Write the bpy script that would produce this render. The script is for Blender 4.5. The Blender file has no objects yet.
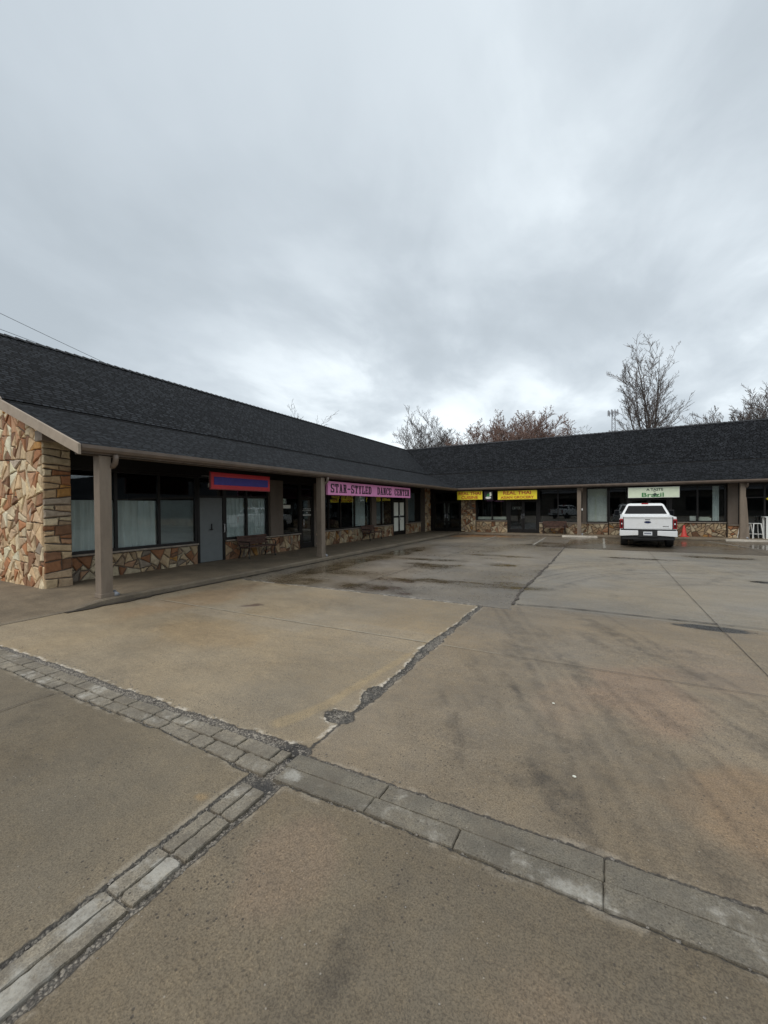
import bpy, bmesh, math, random
import numpy as np
from mathutils import Vector, Matrix

random.seed(7)
R = math.radians
S = 1.125            # one modelling unit is 1.125 m; every top-level object is scaled by this at the end
scene = bpy.context.scene
col = scene.collection
world = bpy.data.worlds.new("World"); scene.world = world; world.use_nodes = True

# ------------------------------------------------------------------ node helper
class NT:
    def __init__(s, tree): s.t = tree
    def n(s, kind, _p=None, **ins):
        nd = s.t.nodes.new(kind)
        for k, v in (_p or {}).items(): setattr(nd, k, v)
        for k, v in ins.items():
            key = int(k[1:]) if k[0] == 'i' and k[1:].isdigit() else k.replace('_', ' ')
            sk = nd.inputs[key]
            if isinstance(v, bpy.types.NodeSocket): s.t.links.new(v, sk)
            elif v is not None: sk.default_value = v
        return nd
    def math(s, op, a, b=0.0, c=0.0, clamp=False):
        return s.n('ShaderNodeMath', {'operation': op, 'use_clamp': clamp}, i0=a, i1=b, i2=c).outputs[0]
    def mix(s, f, a, b, blend='MIX'):
        nd = s.n('ShaderNodeMix', {'data_type': 'RGBA', 'blend_type': blend})
        for i, v in ((0, f), (6, a), (7, b)):
            if isinstance(v, bpy.types.NodeSocket): s.t.links.new(v, nd.inputs[i])
            else: nd.inputs[i].default_value = v if i == 0 else (tuple(v) + (1,))[:4]
        return nd.outputs[2]
    def noise(s, vec, scale, detail=4, rough=.55, dist=0.0):
        return s.n('ShaderNodeTexNoise', Vector=vec, Scale=scale, Detail=detail, Roughness=rough, Distortion=dist).outputs['Fac']
    def step(s, v, a, b, lo=0.0, hi=1.0):
        nd = s.n('ShaderNodeMapRange', {'interpolation_type': 'SMOOTHSTEP'})
        for i, x in ((0, v), (1, a), (2, b), (3, lo), (4, hi)):
            if isinstance(x, bpy.types.NodeSocket): s.t.links.new(x, nd.inputs[i])
            else: nd.inputs[i].default_value = x
        return nd.outputs[0]
    def mapping(s, vec, scale=(1,1,1), rot=(0,0,0), loc=(0,0,0)):
        return s.n('ShaderNodeMapping', Vector=vec, Scale=scale, Rotation=rot, Location=loc).outputs[0]
    def attr(s, name): return s.n('ShaderNodeAttribute', {'attribute_name': name})

def new_mat(name):
    m = bpy.data.materials.new(name); m.use_nodes = True
    m.node_tree.nodes.clear()
    t = NT(m.node_tree)
    out = t.n('ShaderNodeOutputMaterial')
    return m, t, out

def simple(name, colr, rough=.6, metal=0.0, var=.25, scale=6.0, bump=.0, bscale=60., spec=.5, streak=False, dirt=None):
    m, t, out = new_mat(name)
    co = t.n('ShaderNodeTexCoord').outputs['Object']
    v = t.mapping(co, (1, 1, .25)) if streak else co
    n1 = t.noise(v, scale, 6, .6)
    c = t.mix(t.step(n1, .25, .75), tuple(x*(1-var) for x in colr), tuple(min(1, x*(1+var*.6)) for x in colr))
    if dirt:
        n2 = t.noise(co, scale*.4+1.3, 8, .7)
        c = t.mix(t.step(n2, .5, .75, 0, .55), c, dirt)
    rn = t.step(t.noise(co, scale*2.2, 4), .2, .8, max(0, rough-.1), min(1, rough+.12))
    p = t.n('ShaderNodeBsdfPrincipled', Base_Color=c, Roughness=rn, Metallic=metal)
    p.inputs['Specular IOR Level'].default_value = spec
    if bump:
        b = t.n('ShaderNodeBump', Strength=bump, Distance=.01, Height=t.noise(v, bscale, 4, .6))
        t.t.links.new(b.outputs[0], p.inputs['Normal'])
    t.t.links.new(p.outputs[0], out.inputs[0])
    return m

def glass_mat(name, tint, refl=.035):
    m, t, out = new_mat(name)
    co = t.n('ShaderNodeTexCoord').outputs['Object']
    fc = t.n('ShaderNodeLayerWeight', Blend=.5).outputs['Facing']
    fr = t.math('ADD', .04, t.math('MULTIPLY', .96, t.math('POWER', fc, 5.0)))
    smear = t.step(t.noise(co, 3.0, 5), .3, .8, .0, .03)
    b = t.n('ShaderNodeBump', Strength=.03, Distance=.02, Height=t.noise(co, 1.2, 2))
    g = t.n('ShaderNodeBsdfGlossy', Roughness=smear, Color=(.9, .95, 1, 1))
    t.t.links.new(b.outputs[0], g.inputs['Normal'])
    tr = t.n('ShaderNodeBsdfTransparent', Color=tuple(tint)+(1,))
    mx = t.n('ShaderNodeMixShader', i0=t.math('ADD', fr, refl), i1=tr.outputs[0], i2=g.outputs[0])
    t.t.links.new(mx.outputs[0], out.inputs[0])
    return m

def stone_mat():
    m, t, out = new_mat('flagstone')
    co = t.n('ShaderNodeTexCoord').outputs['Object']
    a = t.attr('tint').outputs['Color']
    n1 = t.noise(co, 9, 8, .7, .4); n2 = t.noise(co, 2.6, 6, .6)
    c = t.mix(t.step(n1, .3, .7), t.mix(1.0, a, (.74, .7, .67), 'MULTIPLY'), t.mix(1.0, a, (1.12, 1.1, 1.06), 'MULTIPLY'))
    c = t.mix(t.step(n2, .56, .72, 0, .45), c, (.22, .11, .055))
    c = t.mix(t.step(t.noise(co, 34, 4), .6, .75, 0, .4), c, (.1, .075, .055))
    p = t.n('ShaderNodeBsdfPrincipled', Base_Color=c, Roughness=.8)
    b = t.n('ShaderNodeBump', Strength=.6, Distance=.02, Height=t.noise(co, 18, 8, .7))
    t.t.links.new(b.outputs[0], p.inputs['Normal'])
    t.t.links.new(p.outputs[0], out.inputs[0])
    return m

def shingle_mat():
    m, t, out = new_mat('asphalt_shingles')
    uv = t.n('ShaderNodeTexCoord').outputs['UV']
    co = t.n('ShaderNodeTexCoord').outputs['Object']
    # staggered tabs, ragged lower edges
    wob = t.math('MULTIPLY', t.math('SUBTRACT', t.noise(t.mapping(uv, (3, .01, 1)), 3.0, 3), .5), .02)
    sep = t.n('ShaderNodeSeparateXYZ', Vector=uv)
    uvw = t.n('ShaderNodeCombineXYZ', X=sep.outputs[0], Y=t.math('ADD', sep.outputs[1], wob)).outputs[0]
    br = t.n('ShaderNodeTexBrick', {'offset': .37, 'offset_frequency': 2, 'squash': .72, 'squash_frequency': 3}, Vector=uvw, Scale=1.0,
             Color1=(.0075, .0087, .0105, 1), Color2=(.034, .0375, .043, 1), Mortar=(.0012, .0012, .0015, 1),
             Mortar_Size=.021, Mortar_Smooth=.35, Bias=-.1, Brick_Width=.20, Row_Height=.115)
    n1 = t.noise(co, .55, 5, .6); n2 = t.noise(t.mapping(uv, (2.2, 7, 1)), 2.0, 5, .65)
    n3 = t.noise(co, 130, 3, .7)
    c = t.mix(t.step(n2, .38, .64, 0, .4), br.outputs['Color'], t.mix(1.0, br.outputs['Color'], (1.75, 1.72, 1.7), 'MULTIPLY'))
    c = t.mix(t.step(n1, .35, .7, 0, .4), c, t.mix(1.0, c, (.6, .6, .62), 'MULTIPLY'))
    c = t.mix(t.step(n3, .5, .75, 0, .28), c, (.034, .035, .037))
    saw = t.math('FRACT', t.math('DIVIDE', t.math('ADD', sep.outputs[1], wob), .115))
    hgt = t.math('ADD', t.math('MULTIPLY', t.math('SUBTRACT', 1.0, saw), 1.0), t.math('MULTIPLY', br.outputs['Fac'], -.6))
    hgt = t.math('ADD', hgt, t.math('MULTIPLY', n3, .25))
    b = t.n('ShaderNodeBump', Strength=1.0, Distance=.03, Height=hgt)
    p = t.n('ShaderNodeBsdfPrincipled', Base_Color=c, Roughness=.85)
    p.inputs['Specular IOR Level'].default_value = .12
    t.t.links.new(b.outputs[0], p.inputs['Normal'])
    t.t.links.new(p.outputs[0], out.inputs[0])
    return m

def concrete_mat(name, use_ground=False, base=(.3, .26, .2), wear=False, contrast=1.0):
    m, t, out = new_mat(name)
    co = t.n('ShaderNodeTexCoord').outputs['Object']
    c = t.attr('tint').outputs['Color'] if use_ground else None
    if c is None:
        c = t.mix(t.step(t.noise(co, 1.7, 7, .62), .3, .7), tuple(x*.78 for x in base), tuple(x*1.15 for x in base))
    wet = t.attr('wet').outputs['Fac'] if use_ground else None
    # mottling, trowel swirl, aggregate
    swirl = t.noise(t.mapping(co, (1.0, 1.9, 1), rot=(0, 0, .5)), 1.6, 9, .68, .5)
    c = t.mix(t.step(swirl, .3, .72, 0, .55*contrast), c, t.mix(1.0, c, (.66, .66, .67), 'MULTIPLY'))
    blot = t.noise(co, 9., 7, .7)
    c = t.mix(t.step(blot, .42, .68, 0, .32*contrast), c, t.mix(1.0, c, (1.32, 1.28, 1.22), 'MULTIPLY'))
    fine = t.noise(co, 120., 3, .8)
    c = t.mix(t.step(fine, .43, .62, 0, .75), c, t.mix(1.0, c, (.45, .43, .41), 'MULTIPLY'))
    med = t.noise(t.mapping(co, loc=(2, 8, 1)), 28., 5, .75)
    c = t.mix(t.step(med, .48, .68, 0, .38), c, t.mix(1.0, c, (.55, .53, .52), 'MULTIPLY'))
    c = t.mix(t.step(t.noise(t.mapping(co, loc=(7, 2, 3)), 42., 4, .75), .52, .7, 0, .45), c, t.mix(1.0, c, (1.45, 1.4, 1.33), 'MULTIPLY'))
    if use_ground:
        dn = t.math('MULTIPLY', t.attr('dirt').outputs['Fac'], t.step(t.noise(t.mapping(co, loc=(9, 1, 0)), 7., 9, .75), .33, .6))
        c = t.mix(dn, c, t.mix(1.0, c, (.40, .40, .42), 'MULTIPLY'))
    fine2 = t.noise(t.mapping(co, loc=(5, 3, 1)), 150., 2, .8)
    c = t.mix(t.step(fine2, .56, .68, 0, .65), c, t.mix(1.0, c, (1.6, 1.55, 1.45), 'MULTIPLY'))
    vo = t.n('ShaderNodeTexVoronoi', Vector=co, Scale=44., Randomness=1.0)
    vsel = t.n('ShaderNodeSeparateColor', Color=vo.outputs['Color'])
    patch = t.step(t.noise(co, 1.6, 5, .65), .46, .58, .1, 1.0)
    pit = t.math('MULTIPLY', t.math('MULTIPLY', t.step(vo.outputs['Distance'], .16, .30, 1, 0), t.step(vsel.outputs[0], .62, .64)), patch)
    c = t.mix(t.math('MULTIPLY', pit, .75), c, (.045, .037, .03))
    light = t.math('MULTIPLY', t.step(vo.outputs['Distance'], .1, .2, 1, 0), t.step(vsel.outputs[1], .95, .96))
    c = t.mix(t.math('MULTIPLY', light, .5), c, (.42, .38, .32))
    if wear:
        for px, py, r_, ax in ((-.10, 1.80, .15, 2.4), (-1.63, 1.79, .10, 1.6), (-1.72, .52, .13, .8), (-1.80, .80, .10, .8), (-1.71, 1.05, .08, .8)):
            dv = t.n('ShaderNodeVectorMath', {'operation': 'LENGTH'}, i0=t.mapping(co, (1, ax, 0), loc=(-px, -py*ax, 0))).outputs['Value']
            dv = t.math('ADD', dv, t.math('MULTIPLY', t.math('SUBTRACT', t.noise(co, 9., 8, .75), .5), .35*1.0))
            c = t.mix(t.math('MULTIPLY', t.step(dv, r_*.2, r_, .6, 0), t.step(med, .3, .6, .5, 1)), c, (.46, .44, .39))
        c = t.mix(t.math('MULTIPLY', t.step(t.noise(co, 2.2, 8, .72), .52, .66), t.step(med, .35, .6, .2, .75)), c, (.50, .47, .41))
        c = t.mix(t.step(t.noise(t.mapping(co, loc=(4, 4, 0)), 4.5, 9, .75), .44, .64, 0, .6), c, (.12, .10, .075))
    height = t.math('ADD', t.math('MULTIPLY', fine, .35), t.math('ADD', t.math('MULTIPLY', blot, .4), t.math('MULTIPLY', pit, -1.0)))
    rough = t.step(blot, .3, .7, .62, .82)
    if use_ground:
        sd = t.math('ADD', t.attr('crack').outputs['Fac'], t.math('MULTIPLY', t.math('SUBTRACT', t.noise(co, 30., 6, .7), .5), .045))
        inc = t.step(sd, -.012, .002, 1, 0)
        # gravel filling the cracks
        gv = t.n('ShaderNodeTexVoronoi', Vector=co, Scale=95., Randomness=1.0)
        gc = t.n('ShaderNodeSeparateColor', Color=gv.outputs['Color'])
        gcol = t.mix(t.step(gc.outputs[0], .0, 1.0), (.10, .086, .07), (.30, .265, .215))
        gcol = t.mix(t.step(gv.outputs['Distance'], .4, .7, 0, .8), gcol, (.04, .035, .03))
        gcol = t.mix(t.math('MULTIPLY', t.attr('dirt').outputs['Fac'], inc), gcol, (.032, .029, .026))
        # broken pale lip of the slab beside the crack, thin dark line at its foot
        lip = t.math('MULTIPLY', t.step(sd, .004, .045, 1, 0), t.step(t.noise(co, 4.5, 6, .75), .47, .60))
        lip = t.math('MULTIPLY', lip, t.attr('spall').outputs['Fac'])
        c = t.mix(t.math('MULTIPLY', lip, .8), c, (.60, .54, .45))
        edge = t.math('MULTIPLY', t.step(sd, -.02, -.004, 0, 1), t.step(sd, -.004, .004, 1, 0))
        c = t.mix(inc, c, gcol)
        c = t.mix(t.math('MULTIPLY', edge, .75), c, (.02, .018, .016))
        height = t.math('ADD', t.math('MULTIPLY', height, t.math('SUBTRACT', 1.0, inc)), t.math('MULTIPLY', inc, t.math('MULTIPLY', gv.outputs['Distance'], -1.6)))
        wn = t.math('MULTIPLY', wet, t.step(t.noise(t.mapping(co, (1, 1.6, 1)), .9, 4, .5), .25, .6, .75, 1.0), clamp=True)
        c = t.mix(t.math('MULTIPLY', t.step(wn, .3, 1.0), .5), c, t.mix(1.0, c, (.42, .40, .38), 'MULTIPLY'))
        rough = t.math('MAXIMUM', .05, t.math('SUBTRACT', rough, t.math('MULTIPLY', wn, .66)))
    p = t.n('ShaderNodeBsdfPrincipled', Base_Color=c, Roughness=rough)
    p.inputs['Specular IOR Level'].default_value = .45
    b = t.n('ShaderNodeBump', Strength=.45, Distance=.008, Height=height)
    if use_ground:
        t.t.links.new(t.math('SUBTRACT', .5, t.math('MULTIPLY', wn, .47)), b.inputs['Strength'])
    t.t.links.new(b.outputs[0], p.inputs['Normal'])
    t.t.links.new(p.outputs[0], out.inputs[0])
    return m

M = {}
M['glass'] = glass_mat('window_glass', (.84, .87, .86), .015)
M['carglass'] = simple('tinted_car_glass', (.008, .009, .011), .08, spec=.07, var=.05)
M['stone'] = stone_mat()
M['mortar'] = simple('mortar', (.13, .10, .075), .9, var=.35, scale=14, bump=.5)
M['shingle'] = shingle_mat()
M['ground'] = concrete_mat('lot_concrete', True)
M['walk'] = concrete_mat('walk_concrete', False, (.22, .172, .115))
M['kerb'] = concrete_mat('kerb_concrete', False, (.21, .17, .12))
M['block'] = concrete_mat('gutter_block_concrete', False, (.195, .172, .132), wear=True, contrast=1.7)
M['block2'] = concrete_mat('paver_concrete', False, (.26, .228, .176), wear=True, contrast=1.7)
M['stop'] = concrete_mat('wheel_stop_concrete', False, (.5, .46, .39))
M['gravel'] = simple('gravel_chips', (.22, .195, .165), .85, var=.7, scale=25)
M['seam'] = simple('seam_dirt', (.075, .062, .05), .9, var=.5, scale=12, bump=.4)
M['sealed'] = simple('sealed_joint', (.36, .32, .25), .85, var=.3, scale=10)
M['line'] = simple('worn_line_paint', (.26, .24, .2), .8, var=.5, scale=5)
M['taupe'] = simple('taupe_painted_wood', (.215, .17, .128), .75, var=.2, scale=5, bump=.25, bscale=40, streak=True, dirt=(.11, .085, .065))
M['rake'] = simple('beige_painted_board', (.36, .29, .22), .7, var=.12, scale=5, dirt=(.25, .2, .15))
M['gutter'] = simple('taupe_metal_gutter', (.15, .112, .085), .45, var=.2, scale=3, dirt=(.1, .08, .065))
M['soffit'] = simple('brown_soffit', (.085, .065, .05), .85, var=.2)
M['pilaster'] = simple('brown_pilaster', (.145, .115, .09), .8, var=.15, scale=3, streak=True)
M['sill'] = simple('stone_sill', (.3, .25, .2), .8, var=.3, scale=9)
M['frame'] = simple('dark_bronze_frame', (.014, .012, .011), .4, .3, var=.3)
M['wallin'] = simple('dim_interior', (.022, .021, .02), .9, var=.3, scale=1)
M['stucco'] = simple('plain_wall', (.2, .16, .12), .9, var=.15)
M['doorwhite'] = simple('grey_door', (.15, .165, .165), .5, var=.08)
M['curtain'] = simple('pale_curtain', (.74, .79, .79), .9, var=.12, scale=9, streak=True)
M['blind'] = simple('grey_sheet', (.27, .30, .31), .9, var=.12, scale=2)
M['whitebd'] = simple('white_board', (.78, .78, .68), .8, var=.08)
M['white'] = simple('white_metal', (.8, .8, .76), .4, var=.1)
M['blue'] = simple('blue_sign_face', (.03, .02, .2), .45, var=.12)
M['red'] = simple('red_sign_border', (.48, .02, .028), .45, var=.12)
M['maroon'] = simple('dark_red_sign_edge', (.2, .03, .03), .5, var=.3, scale=9)
M['orange'] = simple('weathered_sign_edge', (.5, .22, .08), .6, var=.4, scale=20)
M['pink'] = simple('pink_sign_face', (.88, .33, .62), .5, var=.06)
M['black'] = simple('black_lettering', (.012, .012, .013), .5, var=.1)
M['yellow'] = simple('yellow_sign_face', (.88, .70, .03), .5, var=.06)
M['redink'] = simple('red_lettering', (.42, .02, .015), .5, var=.1)
M['cream'] = simple('pale_green_sign_face', (.70, .77, .58), .5, var=.05)
M['green'] = simple('green_lettering', (.03, .2, .05), .5, var=.15)
M['ink'] = simple('dark_green_lettering', (.04, .07, .05), .5, var=.1)
M['wood'] = simple('weathered_brown_slats', (.11, .058, .042), .75, var=.4, scale=8, bump=.3)
M['iron'] = simple('dark_iron', (.018, .017, .017), .5, .4, var=.2)
M['cone'] = simple('orange_red_plastic', (.6, .06, .045), .55, var=.15)
M['truck'] = simple('white_car_paint', (.76, .77, .77), .22, var=.05, scale=2, dirt=(.6, .58, .54))
M['trim'] = simple('black_plastic_trim', (.014, .014, .015), .55, var=.2)
M['rubber'] = simple('tyre_rubber', (.016, .015, .015), .85, var=.3)
M['chrome'] = simple('brushed_metal', (.55, .56, .58), .25, .9, var=.1)
M['lamp'] = simple('red_lens', (.4, .012, .016), .15, var=.15)
M['lampdark'] = simple('smoked_lens', (.04, .006, .008), .12, var=.15)
M['emblem'] = simple('dark_blue_oval', (.012, .025, .09), .25, var=.1)
M['plate'] = simple('pale_plate', (.66, .68, .7), .4, var=.1)
M['bark'] = simple('grey_brown_bark', (.075, .06, .052), .9, var=.3, scale=8)
M['twig'] = simple('twig_bark', (.135, .112, .102), .9, var=.3, scale=8)  # lightened so the twig colour carries the distance haze
M['redtwig'] = simple('reddish_twigs', (.23, .15, .12), .9, var=.35, scale=6)
M['bud'] = simple('red_brown_buds', (.27, .165, .13), .9, var=.5, scale=3)
M['steel'] = simple('galvanised_steel', (.3, .31, .33), .5, .4, var=.15)
M['wire'] = simple('black_cable', (.07, .075, .08), .7, var=.1)
M['earth'] = simple('bare_earth', (.14, .12, .085), .95, var=.4, scale=.2)
M['leaf'] = simple('wet_leaf_litter', (.2, .1, .045), .9, var=.5, scale=9)
M['letter'] = simple('yellow_window_paint', (.6, .48, .06), .6, var=.2)
M['far'] = simple('brown_wall', (.11, .095, .08), .9, var=.15, scale=.5)
M['farroof'] = simple('dark_roof', (.06, .06, .065), .9, var=.2)

# ------------------------------------------------------------------ mesh helper
class MB:
    def __init__(s): s.v = []; s.f = []; s.c = []; s.uv = None
    def add(s, vs, fs, c=None):
        o = len(s.v); s.v += [tuple(p) for p in vs]; s.f += [tuple(i+o for i in f) for f in fs]
        s.c += [c]*len(fs); return s
    def box(s, x0, x1, y0, y1, z0, z1, c=None):
        x0, x1 = sorted((x0, x1)); y0, y1 = sorted((y0, y1)); z0, z1 = sorted((z0, z1))
        return s.add([(x0,y0,z0),(x1,y0,z0),(x1,y1,z0),(x0,y1,z0),(x0,y0,z1),(x1,y0,z1),(x1,y1,z1),(x0,y1,z1)],
                     [(0,3,2,1),(4,5,6,7),(0,1,5,4),(1,2,6,5),(2,3,7,6),(3,0,4,7)], c)
    def loft(s, rings, cap=True, c=None):
        n = len(rings[0]); vs = [p for r in rings for p in r]; fs = []
        for i in range(len(rings)-1):
            for j in range(n):
                k = (j+1) % n
                fs.append((i*n+j, i*n+k, (i+1)*n+k, (i+1)*n+j))
        if cap: fs += [tuple(reversed(range(n))), tuple((len(rings)-1)*n+j for j in range(n))]
        return s.add(vs, fs, c)
    def tube(s, pts, rad, n=8, cap=True, c=None):
        rings = []
        P = [Vector(p) for p in pts]
        rr = rad if hasattr(rad, '__len__') else [rad]*len(P)
        up = None
        for i, p in enumerate(P):
            d = (P[min(i+1, len(P)-1)] - P[max(i-1, 0)]).normalized()
            if up is None: up = d.orthogonal().normalized()
            a = (up - d*up.dot(d)); a = a.normalized() if a.length > 1e-6 else d.orthogonal().normalized(); up = a
            b = d.cross(a)
            rings.append([p + (a*math.cos(2*math.pi*k/n) + b*math.sin(2*math.pi*k/n))*rr[i] for k in range(n)])
        return s.loft(rings, cap, c)
    def prism(s, poly, fn, d0, d1, c=None):
        """poly in (a, b); fn(a, b, d) -> xyz"""
        n = len(poly)
        vs = [fn(a, b, d0) for a, b in poly] + [fn(a, b, d1) for a, b in poly]
        fs = [tuple(reversed(range(n))), tuple(range(n, 2*n))] + [(i, (i+1) % n, n+(i+1) % n, n+i) for i in range(n)]
        return s.add(vs, fs, c)
    def build(s, name, mat, parent=None, bevel=0, smooth=False, seg=2):
        me = bpy.data.meshes.new(name)
        me.from_pydata(s.v, [], s.f); me.update()
        bm = bmesh.new(); bm.from_mesh(me)
        bmesh.ops.recalc_face_normals(bm, faces=bm.faces); bm.to_mesh(me); bm.free()
        mats = mat if isinstance(mat, (list, tuple)) else [mat]
        for m in mats: me.materials.append(m)
        if len(mats) > 1:
            for p, c in zip(me.polygons, s.c): p.material_index = c or 0
        elif any(c is not None for c in s.c):
            at = me.color_attributes.new('tint', 'FLOAT_COLOR', 'CORNER')
            for p, c in zip(me.polygons, s.c):
                for li in p.loop_indices: at.data[li].color = tuple(c)+(1,)
        if s.uv:
            ul = me.uv_layers.new(name='UVMap')
            for p in me.polygons:
                for li in p.loop_indices: ul.data[li].uv = s.uv[me.loops[li].vertex_index]
        if smooth: me.polygons.foreach_set('use_smooth', [True]*len(me.polygons))
        o = bpy.data.objects.new(name, me); col.objects.link(o)
        if parent is not None: o.parent = parent
        if bevel:
            b = o.modifiers.new('Bevel', 'BEVEL'); b.width = bevel; b.segments = seg; b.limit_method = 'ANGLE'; b.angle_limit = R(40)
        return o

def tag(o, label=None, cat=None, group=None, kind=None):
    if label: o['label'] = label
    if cat: o['category'] = cat
    if group: o['group'] = group
    if kind: o['kind'] = kind
    return o
def thing(name, label, cat, loc=(0,0,0), rz=0, group=None):
    o = bpy.data.objects.new(name, None); col.objects.link(o)
    o.location = loc; o.rotation_euler = (0,0,rz); o.empty_display_size = .2
    return tag(o, label, cat, group)
def copy_tree(o, parent=None):
    c = o.copy(); col.objects.link(c)
    if parent is not None: c.parent = parent
    for ch in list(o.children): copy_tree(ch, c)
    return c

class Face:
    """a storefront plane: u along it, v up, n outward"""
    def __init__(s, side): s.side = side
    def p(s, u, v, n):
        return (-9.75+n, u, v) if s.side == 'L' else (u, 23.4-n, v)
    def box(s, mb, u0, u1, v0, v1, n0, n1, c=None):
        a = s.p(u0, v0, n0); b = s.p(u1, v1, n1)
        return mb.box(a[0], b[0], a[1], b[1], a[2], b[2], c)
FL, FR = Face('L'), Face('R')

# ------------------------------------------------------------------ value noise in numpy
_rng = np.random.default_rng(11)
_tab = _rng.random((256, 256)).astype(np.float32)
def vnoise(x, y, sc=1.0, seed=0):
    x = x*sc + seed*17.3 + 1000; y = y*sc + seed*9.7 + 1000
    xi = np.floor(x).astype(np.int64); yi = np.floor(y).astype(np.int64)
    fx = x-xi; fy = y-yi; fx = fx*fx*(3-2*fx); fy = fy*fy*(3-2*fy)
    g = lambda a, b: _tab[a & 255, b & 255]
    return (g(xi, yi)*(1-fx)+g(xi+1, yi)*fx)*(1-fy) + (g(xi, yi+1)*(1-fx)+g(xi+1, yi+1)*fx)*fy
def fbm(x, y, sc, oct=5, seed=0, gain=.55):
    a = 1.0; t = 0; w = 0
    for i in range(oct):
        t = t + a*vnoise(x, y, sc*2**i, seed+i); w += a; a *= gain
    return t/w
def sst(x, a, b):
    t = np.clip((x-a)/(b-a), 0, 1); return t*t*(3-2*t)

# ------------------------------------------------------------------ ground
def spaced(segs):
    out = []
    for a, b, d in segs:
        out.append(np.linspace(a, b, max(2, int(round((b-a)/d))+1))[:-1])
    out.append(np.array([segs[-1][1]])); return np.concatenate(out)
xs = spaced([(-900,-120,195),(-120,-30,15),(-30,-10,1.0),(-10,-6.4,.1),(-6.4,-2.05,.025),(-2.05,-1.4,.0115),(-1.4,1.4,.025),(1.4,4,.06),(4,9,.12),(9,30,1.0),(30,120,15),(120,900,195)])
ys = spaced([(-900,-120,195),(-120,-20,12),(-20,-1,1.0),(-1,.3,.08),(.3,1.55,.02),(1.55,2.2,.011),(2.2,6.6,.02),(6.6,11,.05),(11,24,.09),(24,50,1.5),(50,140,15),(140,1400,210)])
X, Y = np.meshgrid(xs, ys)
def poly_y(x, pts): return np.interp(x, [p[0] for p in pts], [p[1] for p in pts])
yU = poly_y(X, [(-9,1.90),(-6.3,1.915),(-4.8,1.955),(-3.9,1.945),(-2.8,1.965),(-1.9,2.02),(-1.7,1.99),(-1,2.015),(.6,2.065),(4,2.12)]) + .026*(X < -1.75)*sst(X, -6.5, -3)
yL = poly_y(X, [(-9,1.60),(-5.4,1.635),(-3.9,1.675),(-3,1.71),(-2,1.70),(-1.7,1.70),(-1,1.74),(.5,1.765),(4,1.86)])
w1 = (fbm(X, Y, 5, 4, 3)-.5); w2 = (fbm(X, Y, 22, 3, 5)-.5)
sdA = np.maximum(Y-yU, yL-Y) + w1*.05*(X < -1.7) + w1*.012 + w2*.022
sdA = np.where(X > 3.9, 1, sdA)
sdB = np.maximum(np.maximum(-1.865-X, X+1.615), Y-1.8) + w1*.03 + w2*.016
cx = -1.70 + (fbm(Y*0, Y, 1.3, 3, 8)-.5)*.12*sst(Y, 2.3, 3.0)*sst(Y, 6.3, 5.6) + w2*.05 + w1*.04
hw = .012 + .045*sst(Y, 2.5, 2.9)*(0.55+.9*vnoise(Y*0, Y, 2.6, 21)) - .03*sst(Y, 4.9, 6.3)
hw = np.where((Y > 1.9) & (Y < 6.36), hw, -1)
sdE = np.abs(X-cx) - hw
hole1 = (np.hypot((X+1.755)/.145, (Y-2.475)/.105)-1)*.11 + w1*.07 + w2*.02
hole2 = (np.hypot((X+1.73)/.085, (Y-2.93)/.15)-1)*.09 + w1*.06 + w2*.02
crossc = (np.hypot((X+1.76)/.10, (Y-2.0)/.07)-1)*.08 + w1*.04
sdJ = np.where((X < -1.2) & (X > -7.2), np.abs(Y-6.345-(fbm(X, X*0, .8, 3, 4)-.5)*.05)-.016-.02*vnoise(X, X*0, 3, 6), 1)
sd = np.minimum.reduce([sdA, sdB, sdE, hole1, hole2, crossc, sdJ])
near = (X > -8) & (X < 4) & (Y > -2) & (Y < 8)
sd = np.where(near, sd, 1.0)
Z = -.020*sst(-np.minimum.reduce([sdA, sdB]), 0.0, .03) - .018*sst(-np.minimum.reduce([sdE, hole1, hole2, crossc]), 0, .03)
Z = np.where(near, Z, 0) + np.where(near, sst(-sd, 0, .02)*(vnoise(X, Y, 60, 2)-.5)*.014, 0)
Z = Z + np.where(near, (fbm(X, Y, .7, 3, 9)-.5)*.012, 0)
# slab colours
T = np.zeros(X.shape+(3,), np.float32)
def paint(mask, c):
    T[:] = T*(1-mask[..., None]) + np.array(c, np.float32)*mask[..., None]
one = np.ones_like(X)
paint(one, (.185, .158, .118))
far = (Y > 60) | (X < -40) | (X > 60) | (Y < -60)
paint(((Y > 1.85) & (X < -1.7)).astype(float), (.30, .255, .188))
paint(((Y > 1.85) & (X >= -1.7)).astype(float), (.24, .206, .16))
paint(((Y <= 1.85) & (X < -1.75)).astype(float), (.195, .168, .125))
paint(((Y > 6.345) & (X < -1.27)).astype(float), (.225, .205, .178))
paint(((Y > 6.6) & (X >= -1.27)).astype(float), (.25, .232, .20))
paint(((Y > 16.4+.04*w1) & (X >= -1.25)).astype(float), (.15, .128, .10))
paint(far.astype(float), (.13, .115, .08))
def lines(pts, wd, seed=0):
    d = np.full(X.shape, 1e3)
    for (x0, y0), (x1, y1) in zip(pts[:-1], pts[1:]):
        L = (x1-x0)**2+(y1-y0)**2; t = np.clip(((X-x0)*(x1-x0)+(Y-y0)*(y1-y0))/L, 0, 1)
        d = np.minimum(d, np.hypot(X-x0-t*(x1-x0), Y-y0-t*(y1-y0)))
    d = d + (fbm(X, Y, 1.5, 3, 31+seed)-.5)*wd*1.2
    return sst(d, wd, wd*.25)
def blob(x, y, rx, ry, seed=0, rag=.9):
    d = np.hypot((X-x)/rx, (Y-y)/ry) + (fbm(X, Y, 2.2/max(rx, ry)**.5, 4, 50+seed)-.5)*rag
    return sst(d, 1.15, .55)
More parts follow.
